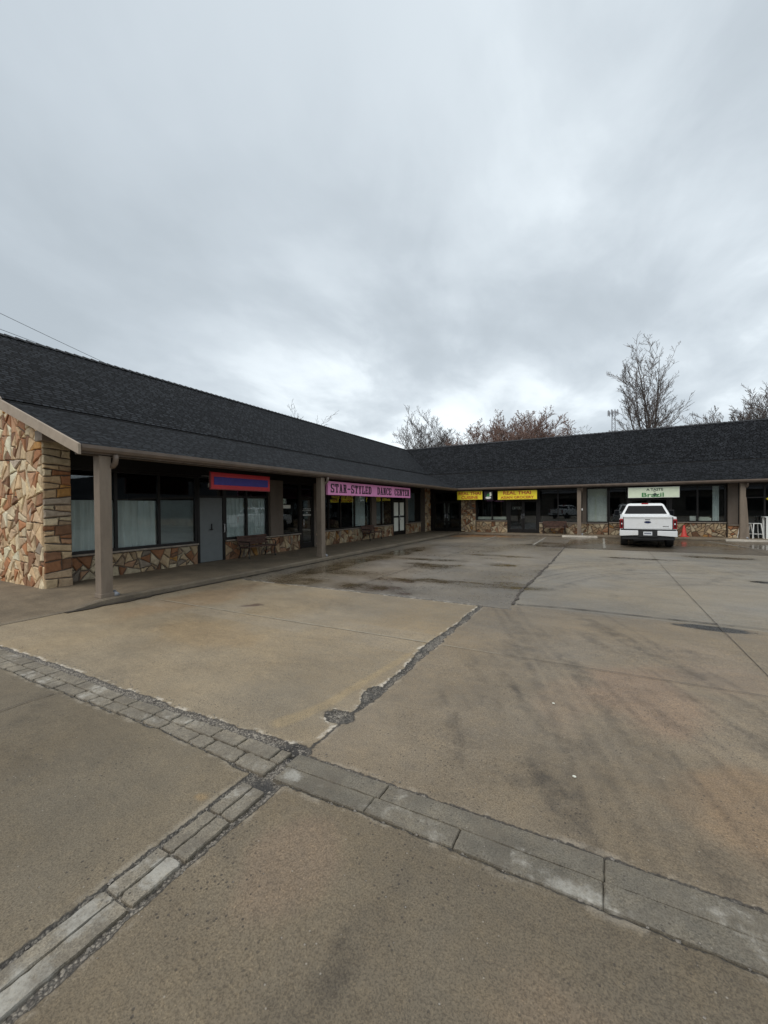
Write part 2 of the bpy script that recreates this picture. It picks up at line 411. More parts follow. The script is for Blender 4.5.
big = fbm(X, Y, .45, 4, 13); T *= (0.86 + .28*sst(big, .3, .7))[..., None]
hue = fbm(X, Y, .9, 4, 17)
T *= (.94-.02*(Y < 1.85))[..., None]
T *= np.stack([1.055+.14*(hue-.5), .98*one, .868-.22*(hue-.5)], -1)
dirt = [(lines([(-.36,4.6),(-.01,3.7),(.32,3.0),(.45,2.2)], .14, 1), .38), (lines([(.07,4.5),(.5,3.45),(.8,2.85),(1.2,2.1)], .16, 2), .30),
        (lines([(-.75,4.2),(-.45,3.2),(-.23,2.7),(-.1,2.1)], .2, 3), .36), (lines([(.5,4.3),(1.0,3.5),(1.5,2.9)], .12, 4), .22),
        (lines([(.2,11.0),(.64,11.67),(1.63,11.47),(3.45,12.5)], .22, 5), .4), (lines([(-1.3,10.2),(-.5,11.6),(-.02,12.1),(1.9,13.7)], .16, 6), .36),
        (lines([(-.9,8.0),(-.2,9.8),(.3,10.9),(1.2,11.2)], .14, 7), .3), (lines([(.2,7.6),(.2,9.5),(1.0,13.0)], .12, 8), .22),
        (lines([(-.74,1.7),(-.76,1.4),(-.84,1.05),(-.95,.7)], .09, 9), .36), (lines([(-.3,1.6),(-.42,1.2),(-.6,.8)], .08, 10), .18),
        (lines([(-.2,6.2),(.3,5.6),(.8,4.6)], .22, 11), .25), (lines([(1.9,10.2),(2.8,11.8),(4.8,12.6)], .15, 12), .34),
        (lines([(-4.2,1.5),(-3.0,.9)], .25, 13), .2), (blob(-1.78, 1.97, .17, .13, 14), 1.0), (blob(-1.72, 1.66, .12, .06, 15), .9), (blob(-.85,3.9,.5,1.3,1), .38), (blob(.1,5.3,.9,.5,2), .35), (blob(-.5,2.55,.5,.35,3), .36), (blob(1.0,3.6,.2,.25,9), .5), (blob(-.8,2.9,.3,.5,8), .3),
        (blob(-1.0,3.4,.35,.7,5), .2), (blob(-4.2,5.2,1.2,.5,6), .16), (blob(-6.6,5.4,.5,1.3,7), .3)]
ri, rj = np.searchsorted(ys, [1.2, 16.4]), np.searchsorted(xs, [-1.8, 4.6])
XF, YF = X, Y
X, Y = XF[ri[0]:ri[1], rj[0]:rj[1]], YF[ri[0]:ri[1], rj[0]:rj[1]]
sweep = np.zeros_like(X); rt = random.Random(77)
def sweepline(pts, wd, a):
    global sweep
    sweep = 1-(1-sweep)*(1-a*lines(pts, wd, rt.randrange(50)))
for k in range(26):     # wheels turning in from the right
    o = rt.uniform(-.9, 1.5); q = rt.uniform(0, .5)
    pts = [(-1.0+o*.75, 6.1+q), (-.45+o*.85, 5.1), (.0+o*.9, 4.1), (.36+o, 3.2), (.62+o*1.05, 2.4), (.78+o*1.1, 1.7)]
    a = rt.randrange(0, 3); b = rt.randrange(4, 7); sweepline(pts[a:b], rt.uniform(.02, .055), rt.uniform(.2, .5))
for k in range(22):     # arcs in front of the parking bays
    r0 = rt.uniform(2.2, 5.6); c0 = (2.6+rt.uniform(-.3, .3), 7.6+rt.uniform(-.4, .4)); a0 = rt.uniform(1.1, 2.2); a1 = a0+rt.uniform(.5, 1.1)
    sweepline([(c0[0]+r0*1.0*math.cos(a_), c0[1]+r0*1.2*math.sin(a_)) for a_ in np.linspace(a0, min(a1, 3.0), 7)], rt.uniform(.03, .08), rt.uniform(.25, .6))
X, Y = XF, YF
SW = np.zeros_like(X); SW[ri[0]:ri[1], rj[0]:rj[1]] = sweep
dark = np.zeros_like(X)
for mk, s_ in dirt: dark = 1-(1-dark)*(1-mk*s_)
streaky = .25 + 1.5*sst(fbm(X*3.2+Y*1.6, Y*.8-X*.3, 2.2, 5, 77), .35, .7)
dirtA = np.maximum(.55*near*(np.minimum.reduce([sdE, hole1, hole2]) < .004)*(fbm(X, Y, 4, 3, 71) > .42), 0*X)
dirtA = np.maximum(np.maximum(dirtA, .95*blob(-1.78, 1.97, .15, .12, 14)), np.clip(1-(1-np.clip(dark*streaky, 0, .9))*(1-SW), 0, .95))
warm = [((-4.5, 3.3, .9, .5), (.33, .23, .12), .5), ((-6.3, 4.6, .6, 1.6), (.3, .2, .11), .55), ((.3, 3.9, .45, .8), (.30, .20, .13), .6), ((.8, 2.7, .5, .45), (.30, .20, .115), .65), ((.95, 4.6, .5, .4), (.27, .2, .145), .4),
        ((-.25, 3.6, .22, .6), (.34, .25, .17), .4), ((.1, 1.2, .4, .3), (.25, .18, .12), .4), ((-1.25, 1.35, .25, .3), (.24, .165, .11), .45), ((-1.95, 1.42, .05, .035), (.36, .24, .11), .5),
        ((-5.5, 21.6, 1.5, .9), (.36, .17, .06), .75), ((-6.6, 20.8, .8, .7), (.32, .16, .06), .6), ((-4.1, 21.2, .8, .6), (.33, .2, .1), .5), ((.9, 5.2, .4, .5), (.3, .23, .16), .4)]
for i, (b, c, s_) in enumerate(warm): paint(blob(*b, seed=20+i)*s_, c)
for bb in ((-5.14,4.60,.11,.10),(-5.02,4.70,.09,.12),(-4.93,4.78,.05,.05)): paint(blob(*bb, seed=95, rag=1.5)*.75, (.085, .045, .032))
yl = lines([(-1.80,4.5),(-1.85,3.6),(-1.97,2.55),(-2.1,2.2)], .07, 40)*.42; paint(yl*(X < cx), (.42, .31, .16))
paint(np.where((np.abs(Y-4.27) < .35) & (X < -1.7), .25, 0)*sst(fbm(X, Y, 1.5, 4, 3), .4, .6), (.36, .31, .24))
# wet places
W = .12*one + .22*((Y > 6.5) & (X > -1.27))*sst(fbm(X, Y, .6, 4, 44), .4, .65)
slab = ((Y > 6.345) & (X < -1.27) & (Y < 23)).astype(float)
W = np.maximum(W, slab*(.42+.2*sst(fbm(X, Y, .35, 3, 5), .4, .65)))
W = np.maximum(W, ((Y > 16.4) & (X > -1.27)).astype(float)*(.55+.35*sst(fbm(X, Y, .5, 3, 6), .4, .65)))
ps = 0*one
for i, (x, y, rx, ry) in enumerate([(-4.07,10.0,.95,.5),(-4.6,11.2,1.1,.25),(-3.98,7.75,.7,.22),(-2.5,8.05,1.5,.24),(-1.65,8.4,.4,.14),(-4.0,6.75,1.0,.3),(-5.6,8.2,.9,.3),(-5.8,6.7,.7,.35),(-3.0,13.0,1.3,.22),(-6.2,13.0,.5,2.2),(-6.4,9.5,.45,2.2),(-2.4,11.0,.5,.2),
                                    (1.27,6.50,.40,.11),(2.85,10.8,.2,.1),(-1.9,17.6,.9,.9),(3.0,15.2,.9,.3),(1.0,14.0,1.0,.2)]):
    ps = np.maximum(ps, blob(x, y, rx*1.15, ry*1.5, 60+i, .75)*(.6+.4*vnoise(X, Y, 3, 60+i)))
W = np.maximum(W, ps)
T *= (1-ps[..., None]*np.array([.42, .48, .60]))
for bb, s_ in (((1.27,6.50,.42,.12), .8), ((3.0,10.75,.34,.16), .8)) : T *= (1-s_*sst(blob(*bb, seed=90), .25, .6))[..., None]
W = np.clip(W, 0, 1)
spall = np.clip(.25 + (X < -1.7)*(Y > 1.85)*.75, 0, 1) * one
def grid_mesh(name, X, Y, Z, attrs, mat):
    ny, nx = X.shape
    me = bpy.data.meshes.new(name)
    vs = np.stack([X, Y, Z], -1).reshape(-1, 3).astype(np.float32)
    i = (np.arange(ny-1)[:, None]*nx + np.arange(nx-1)[None, :]).reshape(-1)
    fs = np.stack([i, i+1, i+nx+1, i+nx], -1).astype(np.int32)
    me.vertices.add(len(vs)); me.vertices.foreach_set('co', vs.ravel())
    me.loops.add(fs.size); me.loops.foreach_set('vertex_index', fs.ravel())
    me.polygons.add(len(fs)); me.polygons.foreach_set('loop_start', np.arange(0, fs.size, 4, dtype=np.int32))
    me.update(calc_edges=True); me.validate()
    me.polygons.foreach_set('use_smooth', np.ones(len(fs), bool))
    for k, a in attrs.items():
        if a.ndim == 3:
            at = me.color_attributes.new(k, 'FLOAT_COLOR', 'POINT')
            at.data.foreach_set('color', np.concatenate([a.reshape(-1, 3), np.ones((len(vs), 1))], 1).astype(np.float32).ravel())
        else:
            at = me.attributes.new(k, 'FLOAT', 'POINT'); at.data.foreach_set('value', a.astype(np.float32).ravel())
    me.materials.append(mat)
    o = bpy.data.objects.new(name, me); col.objects.link(o); return o
tag(grid_mesh('ground', X, Y, Z, {'tint': T, 'wet': W, 'crack': sd, 'spall': spall, 'dirt': dirtA}, M['ground']), kind='structure')

# gravel chips lying in the cracks
rng = random.Random(5)
gm = MB()
ico = [(0,0,.8),(1,0,0),(0,1,0),(-1,0,0),(0,-1,0),(.3,.2,-.6)]
icf = [(0,1,2),(0,2,3),(0,3,4),(0,4,1),(5,2,1),(5,3,2),(5,4,3),(5,1,4)]
def chip(x, y, z, r):
    a = rng.random()*6.28; q = [(1+.5*(rng.random()-.5)) for _ in range(6)]
    gm.add([(x+r*k*(px*math.cos(a)-py*math.sin(a)), y+r*k*(px*math.sin(a)+py*math.cos(a)), z+r*.6*k*pz) for (px, py, pz), k in zip(ico, q)], icf)
mask = (sd < -.004) & near
iy, ix = np.nonzero(mask)
pick = np.random.default_rng(3).choice(len(iy), 5200)
for k in pick:
    x = xs[ix[k]]+(rng.random()-.5)*.02; y = ys[iy[k]]+(rng.random()-.5)*.02
    if -1.84 < x < -1.66 and y < 1.7 and rng.random() < .9: continue
    chip(x, y, Z[iy[k], ix[k]]+.002, .003+.010*rng.random()**3)
for _ in range(200):
    x = rng.uniform(-5.5, .8); y = rng.uniform(.4, 5.5)
    chip(x, y, .003, .0015+.0035*rng.random()**2)
for _ in range(160):
    t_ = rng.random(); x = -6+5.0*t_ + 0; y = 1.95+.09*(rng.random()-.3)
    chip(x, y+.04, .004, .003+.005*rng.random())
tag(gm.build('gravel', M['gravel']), kind='stuff')
lit = MB()
LITTER = ((-.34,3.44),(-.14,2.56))
for x, y in LITTER:
    a = rng.random()*3; r = .004+.002*rng.random()
    lit.prism([(x+r*1.6*math.cos(a+q)*(1+.4*rng.random()), y+r*math.sin(a+q)) for q in (0, 1, 2.2, 3.3, 4.5, 5.4)], lambda p, q, d: (p, q, d), .004, .010)
tag(lit.build('litter_scraps', M['whitebd']), kind='stuff')

# gutter strips: worn concrete blocks
def rough_block(mb, u0, u1, v0, v1, fn, z, rag, rnd, cr=None):
    per = []
    def edge(a, b):
        L = math.hypot(b[0]-a[0], b[1]-a[1]); n = max(2, int(L/.025))
        for i in range(n):
            t = i/n; k = rag*(rnd.random()-.5)
            dx, dy = (b[0]-a[0])/L, (b[1]-a[1])/L
            per.append([a[0]+(b[0]-a[0])*t-dy*k, a[1]+(b[1]-a[1])*t+dx*k])
    c = min(u1-u0, v1-v0)*(.08+.10*rnd.random()) if cr is None else cr*(.6+.8*rnd.random())
    pts = [(u0+c*rnd.random(), v0+.2*c), (u1-c*rnd.random(), v0+.2*c*rnd.random()), (u1-.2*c, v0+c), (u1-.15*c, v1-c*rnd.random()), (u1-c, v1-.15*c), (u0+c, v1-.1*c), (u0+.2*c, v1-c*rnd.random()), (u0, v0+c)]
    for a, b in zip(pts, pts[1:]+pts[:1]): edge(a, b)
    cu, cv = (u0+u1)/2, (v0+v1)/2; tx, ty = (rnd.random()-.5)*.01, (rnd.random()-.5)*.016
    zz = lambda u, v: z + (u-cu)*tx + (v-cv)*ty
    ins = [(u+(cu-u)*min(.3, .005/max(.01, math.hypot(u-cu, v-cv))), v+(cv-v)*min(.3, .005/max(.01, math.hypot(u-cu, v-cv)))) for u, v in per]
    n = len(per)
    vs = [fn(u, v)+(-.06,) for u, v in per] + [fn(u, v)+(zz(u, v)-.007,) for u, v in per] + [fn(u, v)+(zz(u, v),) for u, v in ins]
    fs = [(i, (i+1) % n, n+(i+1) % n, n+i) for i in range(n)] + [(n+i, n+(i+1) % n, 2*n+(i+1) % n, 2*n+i) for i in range(n)] + [tuple(range(2*n, 3*n))]
    mb.add(vs, fs)
rnd = random.Random(19)
gs, gs2 = MB(), MB()
idf = lambda u, v: (u, v)
lo = lambda x: float(np.interp(x, [-9,-5.4,-3.9,-3,-2,-1.7,-1,.5,4], [1.615,1.65,1.695,1.73,1.715,1.715,1.755,1.78,1.875]))
up = lambda x: float(np.interp(x, [-9,-6.16,-4.9,-3.5,-2.4,-1.73,-1,.57,4], [1.87,1.885,1.905,1.91,1.955,1.975,2.0,2.055,2.11]))
bandf = lambda u, v: (u, lo(u)+(up(u)-lo(u))*v/.3)
for row in (0, 1):
    x = -9.0+row*.1
    while x < -1.80:
        w = rnd.choice([.16, .22, .25, .30, .34, .2]); x1 = min(x+w, -1.78)
        if x1-x > .06:
            hgap = .004+.008*rnd.random()
            v0, v1 = (.004, .15-hgap/2) if row == 0 else (.15+hgap/2, .297)
            q = .002+.007*rnd.random()
            rough_block(gs, x+q, x1-q*.7, v0, v1, bandf, -.001-.006*rnd.random(), .012, rnd)
        x = x1
for row, cuts in ((0, [-1.71,-1.10,-.615,.006,1.3,2.6,3.9]), (1, [-1.73,-1.075,.01,1.1,2.4,3.9])):
    for a, b in zip(cuts[:-1], cuts[1:]):
        v0, v1 = (.003, .1475) if row == 0 else (.1515, .298)
        rough_block(gs2, a+.0004, b-.0004, v0, v1, bandf, .0005, .0035, rnd, .007)
for row in (0, 1):
    cuts = [1.63, 1.385, 1.12, .885, .3, -.4, -1.2]
    for a, b in zip(cuts[:-1], cuts[1:]):
        v0, v1 = (-1.845, -1.763) if row == 0 else (-1.760, -1.665)
        q = .003+.006*rnd.random()
        rough_block(gs, b+q, a-q, v0+.002*rnd.random(), v1-.004*rnd.random(), lambda u, v: (v, u), -.001-.003*rnd.random(), .005, rnd, .013)
tag(gs.build('gutter_strip', M['block2']), kind='structure')
tag(gs2.build('gutter_strip', M['block']), kind='structure')

# far seams and joints, thin strips of dirt lying in the slab joints
def strip(mb, pts, w, z=.004, jag=.3, seed=1):
    r_ = random.Random(seed); P = []
    for (x0, y0), (x1, y1) in zip(pts[:-1], pts[1:]):
        n = max(2, int(math.hypot(x1-x0, y1-y0)/.12))
        P += [(x0+(x1-x0)*i/n, y0+(y1-y0)*i/n) for i in range(n)]
    P.append(pts[-1]); L = []; Rr = []
    for i, p in enumerate(P):
        a = P[max(0, i-1)]; b = P[min(len(P)-1, i+1)]; d = math.hypot(b[0]-a[0], b[1]-a[1]); nx, ny = -(b[1]-a[1])/d, (b[0]-a[0])/d
        j = (r_.random()-.5)*jag*w; k = w/2*(1+(r_.random()-.5)*2*jag)
        L.append((p[0]+nx*(k+j), p[1]+ny*(k+j), z)); Rr.append((p[0]-nx*(k-j), p[1]-ny*(k-j), z))
    n = len(P); mb.add(L+Rr, [(i, i+1, n+i+1, n+i) for i in range(n-1)])
js = MB()
jz = .011
strip(js, [(-1.20,6.66),(-.57,6.76),(0,6.76),(1.06,6.73),(1.36,6.73)], .026, jz, .5, 2)
strip(js, [(1.36,6.735),(1.86,6.732),(8,6.70)], .016, jz, .4, 22)
strip(js, [(-1.27,6.62),(-1.29,7.2),(-1.32,7.9),(-1.29,8.8),(-1.265,9.6),(-1.25,10.8),(-1.23,12),(-1.22,16.4)], .045, jz, .8, 3)
strip(js, [(-.9,4.325),(1.2,4.38),(8,4.42)], .007, jz, .25, 4)
strip(js, [(1.44,16.4),(1.36,9.0),(1.349,6.8),(1.353,4.9),(1.35,2.15)], .007, jz, .25, 5)
strip(js, [(-1.22,16.42),(8,16.5)], .02, jz-.003, .5, 6)
strip(js, [(-4.24,1.0),(-4.2,1.25),(-4.21,1.45),(-4.18,1.62)], .010, jz, .6, 7)
strip(js, [(-4.4,6.4),(-4.4,22.3)], .012, jz, .3, 8)
strip(js, [(-7.2,11.3),(-1.3,11.3)], .012, jz, .3, 9)
strip(js, [(-7.2,16.4),(-1.3,16.4)], .014, jz, .3, 10)
strip(js, [(4.6,22.3),(4.6,2.2)], .014, jz, .3, 11)
tag(js.build('pavement_joints', M['seam']), kind='structure')
js2 = MB()
strip(js2, [(-6.9,4.22),(-4.5,4.24),(-1.8,4.31)], .012, jz, .3, 12)
strip(js2, [(-1.6,4.315),(-.95,4.325)], .008, jz, .3, 13)
tag(js2.build('sealed_joints', M['sealed']), kind='structure')
pl = MB()
for x0, x1, ya, yb in ((-2.45,-2.45,17.3,21.6),(.12,.12,16.9,22.1),(4.0,4.9,22.0,18.4),(-4.9,-4.9,19.0,21.6)):
    strip(pl, [(x0, ya), (x1, yb)], .085, .008, .25, 14)
tag(pl.build('parking_lines', M['line']), kind='structure')

# ------------------------------------------------------------------ sidewalk and kerb
sx = np.concatenate([np.linspace(-20.3,-9.8,10), np.linspace(-9.6,-7.60,12), [-7.52,-7.44]])
sy = np.concatenate([np.linspace(-12,1,14), np.linspace(1.2,4.2,31), np.linspace(4.5,22.56,50)])
SX, SY = np.meshgrid(sx, sy)
SZ = .1-.088*sst(SY, 3.62, 3.02)*sst(SX, -9.3, -7.5)
sw = grid_mesh('sidewalk', SX, SY, SZ, {}, M['walk']); tag(sw, kind='structure')
kb = MB()
prof = lambda y: .1-.088*float(sst(np.array(y), 3.62, 3.02))
ky = list(np.linspace(-12, 2.8, 10))+list(np.linspace(2.9, 3.8, 12))+list(np.linspace(4.2, 22.45, 60))
rk = random.Random(4)
rings = []
for y in ky:
    z = prof(y); j = (rk.random()-.5)*.016
    rings.append([(-7.44, y, -.05), (-7.44, y, z+.002), (-7.36+j, y, z+.002), (-7.335+j, y, z-.02*min(1, z*10)), (-7.325+j, y, -.05)])
kb.loft(rings)
rings = []
for x in np.linspace(-7.335, 62, 150):
    j = (rk.random()-.5)*.016
    rings.append([(x, 22.62, -.05), (x, 22.62, .102), (x, 22.53+j, .102), (x, 22.505+j, .08), (x, 22.495+j, -.05)])
kb.loft(rings)
tag(kb.build('kerb', M['kerb']), kind='structure')
kd = MB()  # kerb-foot shadow painted as dark strips, with dirt, wider by the post
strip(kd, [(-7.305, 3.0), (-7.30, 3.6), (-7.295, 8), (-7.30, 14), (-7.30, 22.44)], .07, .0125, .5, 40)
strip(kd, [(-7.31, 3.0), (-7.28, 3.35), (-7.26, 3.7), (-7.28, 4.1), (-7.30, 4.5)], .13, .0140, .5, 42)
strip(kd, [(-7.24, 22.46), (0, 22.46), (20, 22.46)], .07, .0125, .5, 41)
tag(kd.build('gutter_shade_dirt', simple('kerb_foot_shade_dirt', (.045, .036, .028), .6, var=.6, scale=5)), kind='structure')
sw2 = MB().add([(-9.75,22.56,.099),(-7.44,22.56,.099),(-7.44,22.62,.099),(62,22.62,.099),(62,23.5,.099),(-9.75,23.5,.099)], [(0,1,2,3,4,5)])
tag(sw2.build('sidewalk', M['walk']), kind='structure')
ll = MB()
for _ in range(260):
    x = rng.gauss(-5.6, 1.0); y = rng.gauss(22.05, .22)
    if rng.random() < .3: y = 22.66+.5*rng.random()
    z = .104 if y > 22.62 else (.012 if y < 22.45 else None)
    if z is None or x < -7.2: continue
    a = rng.random()*6.3; r = .03+.05*rng.random()
    ll.add([(x+r*math.cos(a), y+r*math.sin(a), z), (x+.5*r*math.cos(a+1.6), y+.5*r*math.sin(a+1.6), z+.012), (x-r*math.cos(a), y-r*math.sin(a), z), (x+.5*r*math.cos(a-1.6), y+.5*r*math.sin(a-1.6), z+.006)], [(0,1,2,3)])
tag(ll.build('leaf_litter', M['leaf']), kind='stuff')

# ------------------------------------------------------------------ the shopping building
B = thing('shopping_building', 'long low brown shopping strip with dark shingle roof and flagstone walls around the lot', 'building', (0,0,0))
OFF = [(0.07, 2.645), (3.0, 3.765), (6.3, 6.14), (9.6, 3.765), (12.6, 2.6)]
XR = 62.0; YG = 3.25; EX, EY = -7.3, 22.25
def roof_band(mb, o0, z0, o1, z1, lift=0.0):
    uv0 = len(mb.v)
    L = math.hypot(o1-o0, z1-z0)
    a = [(EX-o0, YG, z0+lift), (EX-o0, EY+o0, z0+lift), (EX-o1, EY+o1, z1+lift), (EX-o1, YG, z1+lift)]
    b = [(EX-o0, EY+o0, z0+lift), (XR, EY+o0, z0+lift), (XR, EY+o1, z1+lift), (EX-o1, EY+o1, z1+lift)]
    mb.add(a, [(0,1,2,3)]); mb.add(b, [(0,1,2,3)])
    vv = OFFV[o0], OFFV[o0]+L
    mb.uv += [(a[0][1], vv[0]), (a[1][1], vv[0]), (a[2][1], vv[1]), (a[3][1], vv[1])]
    mb.uv += [(b[0][0]+100, vv[0]), (b[1][0]+100, vv[0]), (b[2][0]+100, vv[1]), (b[3][0]+100, vv[1])]
OFFV = {OFF[0][0]: 0.0, OFF[1][0]: 10.02, OFF[2][0]: 20.0, OFF[3][0]: 30.0}
lr = MB(); lr.uv = []
roof_band(lr, *OFF[0], *OFF[1]); lr.build('lower_roof', M['shingle'], B)
ur = MB(); ur.uv = []
roof_band(ur, *OFF[1], *OFF[2], lift=.05); roof_band(ur, *OFF[2], *OFF[3], lift=.05); roof_band(ur, *OFF[3], *OFF[4], lift=.05)
ur.build('upper_roof', M['shingle'], B)
dr = MB()   # dark drip strip where the pitch changes
dr.loft([[(EX-2.97, YG, 3.752), (EX-2.97, YG, 3.782), (EX-3.02, YG, 3.80), (EX-3.06, YG, 3.752)], [(EX-2.97, EY+2.97, 3.752), (EX-2.97, EY+2.97, 3.782), (EX-3.02, EY+3.02, 3.80), (EX-3.06, EY+3.06, 3.752)],
         [(XR, EY+2.97, 3.752), (XR, EY+2.97, 3.782), (XR, EY+3.02, 3.80), (XR, EY+3.06, 3.752)]])
dr.build('pitch_flashing', M['iron'], B)
rc = MB()   # ridge cap shingles
z = OFF[2][1]+.03
def ridge(p0, p1, nrm):
    n = int((Vector(p1)-Vector(p0)).length/.22)
    for i in range(n):
        a = Vector(p0).lerp(Vector(p1), i/n); b = Vector(p0).lerp(Vector(p1), (i+1.15)/n); q = Vector(nrm)*.16
        h0, h1 = .05, .022
        rc.add([a+q+Vector((0,0,-.10+h0)), a+Vector((0,0,h0)), a-q+Vector((0,0,-.10+h0)), b+q+Vector((0,0,-.10+h1)), b+Vector((0,0,h1)), b-q+Vector((0,0,-.10+h1))], [(0,1,4,3),(1,2,5,4),(0,3,4,1) if False else (0,1,2)])
ridge((EX-6.3, YG, z), (EX-6.3, EY+6.3, z), (1,0,0)); ridge((EX-6.3, EY+6.3, z), (XR, EY+6.3, z), (0,1,0))
rc.build('ridge_cap', simple('ridge_shingle', (.018, .019, .022), .85, var=.4, scale=4), B)
# gutter (hollow trough) and fascia, mitred at the inner corner
def eave_loft(name, mat, prof, y0=YG, bevel=0):
    mb = MB(); mb.loft([[(EX-o, y0, z) for o, z in prof], [(EX-o, EY+o, z) for o, z in prof], [(XR, EY+o, z) for o, z in prof]])
    return mb.build(name, mat, B, bevel)
eave_loft('gutter', M['gutter'], [(.0,2.67),(.0,2.615),(.025,2.57),(.105,2.56),(.105,2.66),(.09,2.66),(.09,2.575),(.03,2.582),(.012,2.62),(.012,2.67)], 3.262)
eave_loft('fascia', M['gutter'], [(.108,2.635),(.108,2.54),(.15,2.54),(.15,2.635)], 3.27)
eave_loft('porch_beam', M['soffit'], [(.16,2.59),(.16,2.525),(.32,2.525),(.32,2.62)], 3.3)
SL = lambda o: 2.545+.37*o
sf = MB(); sf.loft([[(EX-.33, 3.3, SL(.33)), (EX-2.45, 3.3, SL(2.45)), (EX-2.45, 3.3, SL(2.45)+.03), (EX-.33, 3.3, SL(.33)+.03)], [(EX-.33, EY+.33, SL(.33)), (EX-2.45, EY+2.45, SL(2.45)), (EX-2.45, EY+2.45, SL(2.45)+.03), (EX-.33, EY+.33, SL(.33)+.03)],
         [(XR, EY+.33, SL(.33)), (XR, EY+2.45, SL(2.45)), (XR, EY+2.45, SL(2.45)+.03), (XR, EY+.33, SL(.33)+.03)]])
sf.build('soffit', M['soffit'], B)
# rake boards of the gable
def rz_(o, lift=.0): return float(np.interp(o, [a for a, _ in OFF], [b for _, b in OFF]))+lift
rb = MB()
def rake_seg(o0, o1, l0, l1, dep=.2):
    z0, z1 = rz_(o0)+l0, rz_(o1)+l1
    rb.prism([(EX-o0, z0), (EX-o1, z1), (EX-o1, z1-dep), (EX-o0, z0-dep+.03)], lambda a, b, d: (a, d, b), YG-.045, YG-.003)
rake_seg(-.005, 3.0, .022, .022); rake_seg(3.0, 6.3, .045, .045); rake_seg(6.3, 9.6, .045, .045); rake_seg(9.6, 12.6, .045, .03)
rb.build('rake_board', M['rake'], B, .004)
rs = MB()   # underside of the gable overhang
for (a, za), (b, zb) in zip(OFF[:-1], OFF[1:]):
    rs.prism([(EX-a, za-.03), (EX-b, zb-.03), (EX-b, zb-.07), (EX-a, za-.07)], lambda p, q, d: (p, d, q), YG, 3.60)
rs.build('rake_soffit', M['soffit'], B)
pc = MB(); pc.box(EX-2.04, EX-1.75, 3.40, 3.62, 2.90, 3.10)
pc.build('beam_end', M['taupe'], B, .006)

# stone cladding ------------------------------------------------
PAL = [((.56,.45,.33), 6), ((.50,.38,.27), 5), ((.34,.165,.09), 3.4), ((.22,.12,.075), 2.4), ((.33,.29,.27), 1.6), ((.50,.28,.10), .5), ((.62,.55,.45), 6), ((.45,.35,.27), 4), ((.42,.26,.18), 2)]
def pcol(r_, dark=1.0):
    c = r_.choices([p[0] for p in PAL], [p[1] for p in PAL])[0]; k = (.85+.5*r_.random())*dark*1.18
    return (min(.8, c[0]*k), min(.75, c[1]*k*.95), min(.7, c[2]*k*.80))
def cut(poly, p, d):
    nx, ny = -d[1], d[0]; A = []; Bq = []
    n = len(poly)
    for i in range(n):
        a = poly[i]; b = poly[(i+1) % n]
        da = (a[0]-p[0])*nx+(a[1]-p[1])*ny; db = (b[0]-p[0])*nx+(b[1]-p[1])*ny
        (A if da >= 0 else Bq).append(a)
        if da*db < 0:
            t = da/(da-db); q = (a[0]+(b[0]-a[0])*t, a[1]+(b[1]-a[1])*t); A.append(q); Bq.append(q)
    return A, Bq
def area(p): return .5*abs(sum(p[i][0]*p[(i+1) % len(p)][1]-p[(i+1) % len(p)][0]*p[i][1] for i in range(len(p))))
def split(poly, amax, r_, ortho, out):
    if len(poly) < 3: return
    a = area(poly)
    if a < amax*(.35+1.3*r_.random()): out.append(poly); return
    cx_ = sum(p[0] for p in poly)/len(poly); cy_ = sum(p[1] for p in poly)/len(poly)
    w = max(p[0] for p in poly)-min(p[0] for p in poly); h = max(p[1] for p in poly)-min(p[1] for p in poly)
    # cut across the longest diameter, give or take
    best = max(((p, q) for p in poly for q in poly), key=lambda pq: (pq[0][0]-pq[1][0])**2+(pq[0][1]-pq[1][1])**2)
    ang = math.atan2(best[1][1]-best[0][1], best[1][0]-best[0][0])+math.pi/2
    if ortho: ang = (math.pi/2 if w > h*1.7 else 0)+(r_.random()-.5)*.3
    else: ang += (r_.random()-.5)*(.35 if r_.random() < .8 else 1.3)
    for tries in range(10):     # prefer cuts that leave no triangles
        p = (cx_+(r_.random()-.5)*w*.35, cy_+(r_.random()-.5)*h*.35)
        A, Bq = cut(poly, p, (math.cos(ang), math.sin(ang)))
        if min(len(A), len(Bq)) > 3 and min(area(A), area(Bq)) > .22*a: break
        if not ortho: ang += (r_.random()-.5)*1.1
    if len(A) < 3 or len(Bq) < 3 or min(area(A), area(Bq)) < amax*.06: out.append(poly); return
    split(A, amax, r_, ortho, out); split(Bq, amax, r_, ortho, out)
def shrink(poly, d):
    n = len(poly); s_ = sum(poly[i][0]*poly[(i+1) % n][1]-poly[(i+1) % n][0]*poly[i][1] for i in range(n))
    if s_ < 0: poly = poly[::-1]
    out = []
    for i in range(n):
        p0, p1, p2 = poly[i-1], poly[i], poly[(i+1) % n]
        e1 = Vector((p1[0]-p0[0], p1[1]-p0[1])); e2 = Vector((p2[0]-p1[0], p2[1]-p1[1]))
        if e1.length < 1e-5 or e2.length < 1e-5: continue
        e1.normalize(); e2.normalize(); n1 = Vector((-e1.y, e1.x)); n2 = Vector((-e2.y, e2.x)); b = n1+n2
        if b.length < .3: b = n1
        b = b/max(.35, b.dot(n1)); out.append((p1[0]+b.x*d, p1[1]+b.y*d))
    # reject inverted
    if len(out) < 3: return None
    s2 = sum(out[i][0]*out[(i+1) % len(out)][1]-out[(i+1) % len(out)][0]*out[i][1] for i in range(len(out)))
    return out if s2 > 1e-4 else None
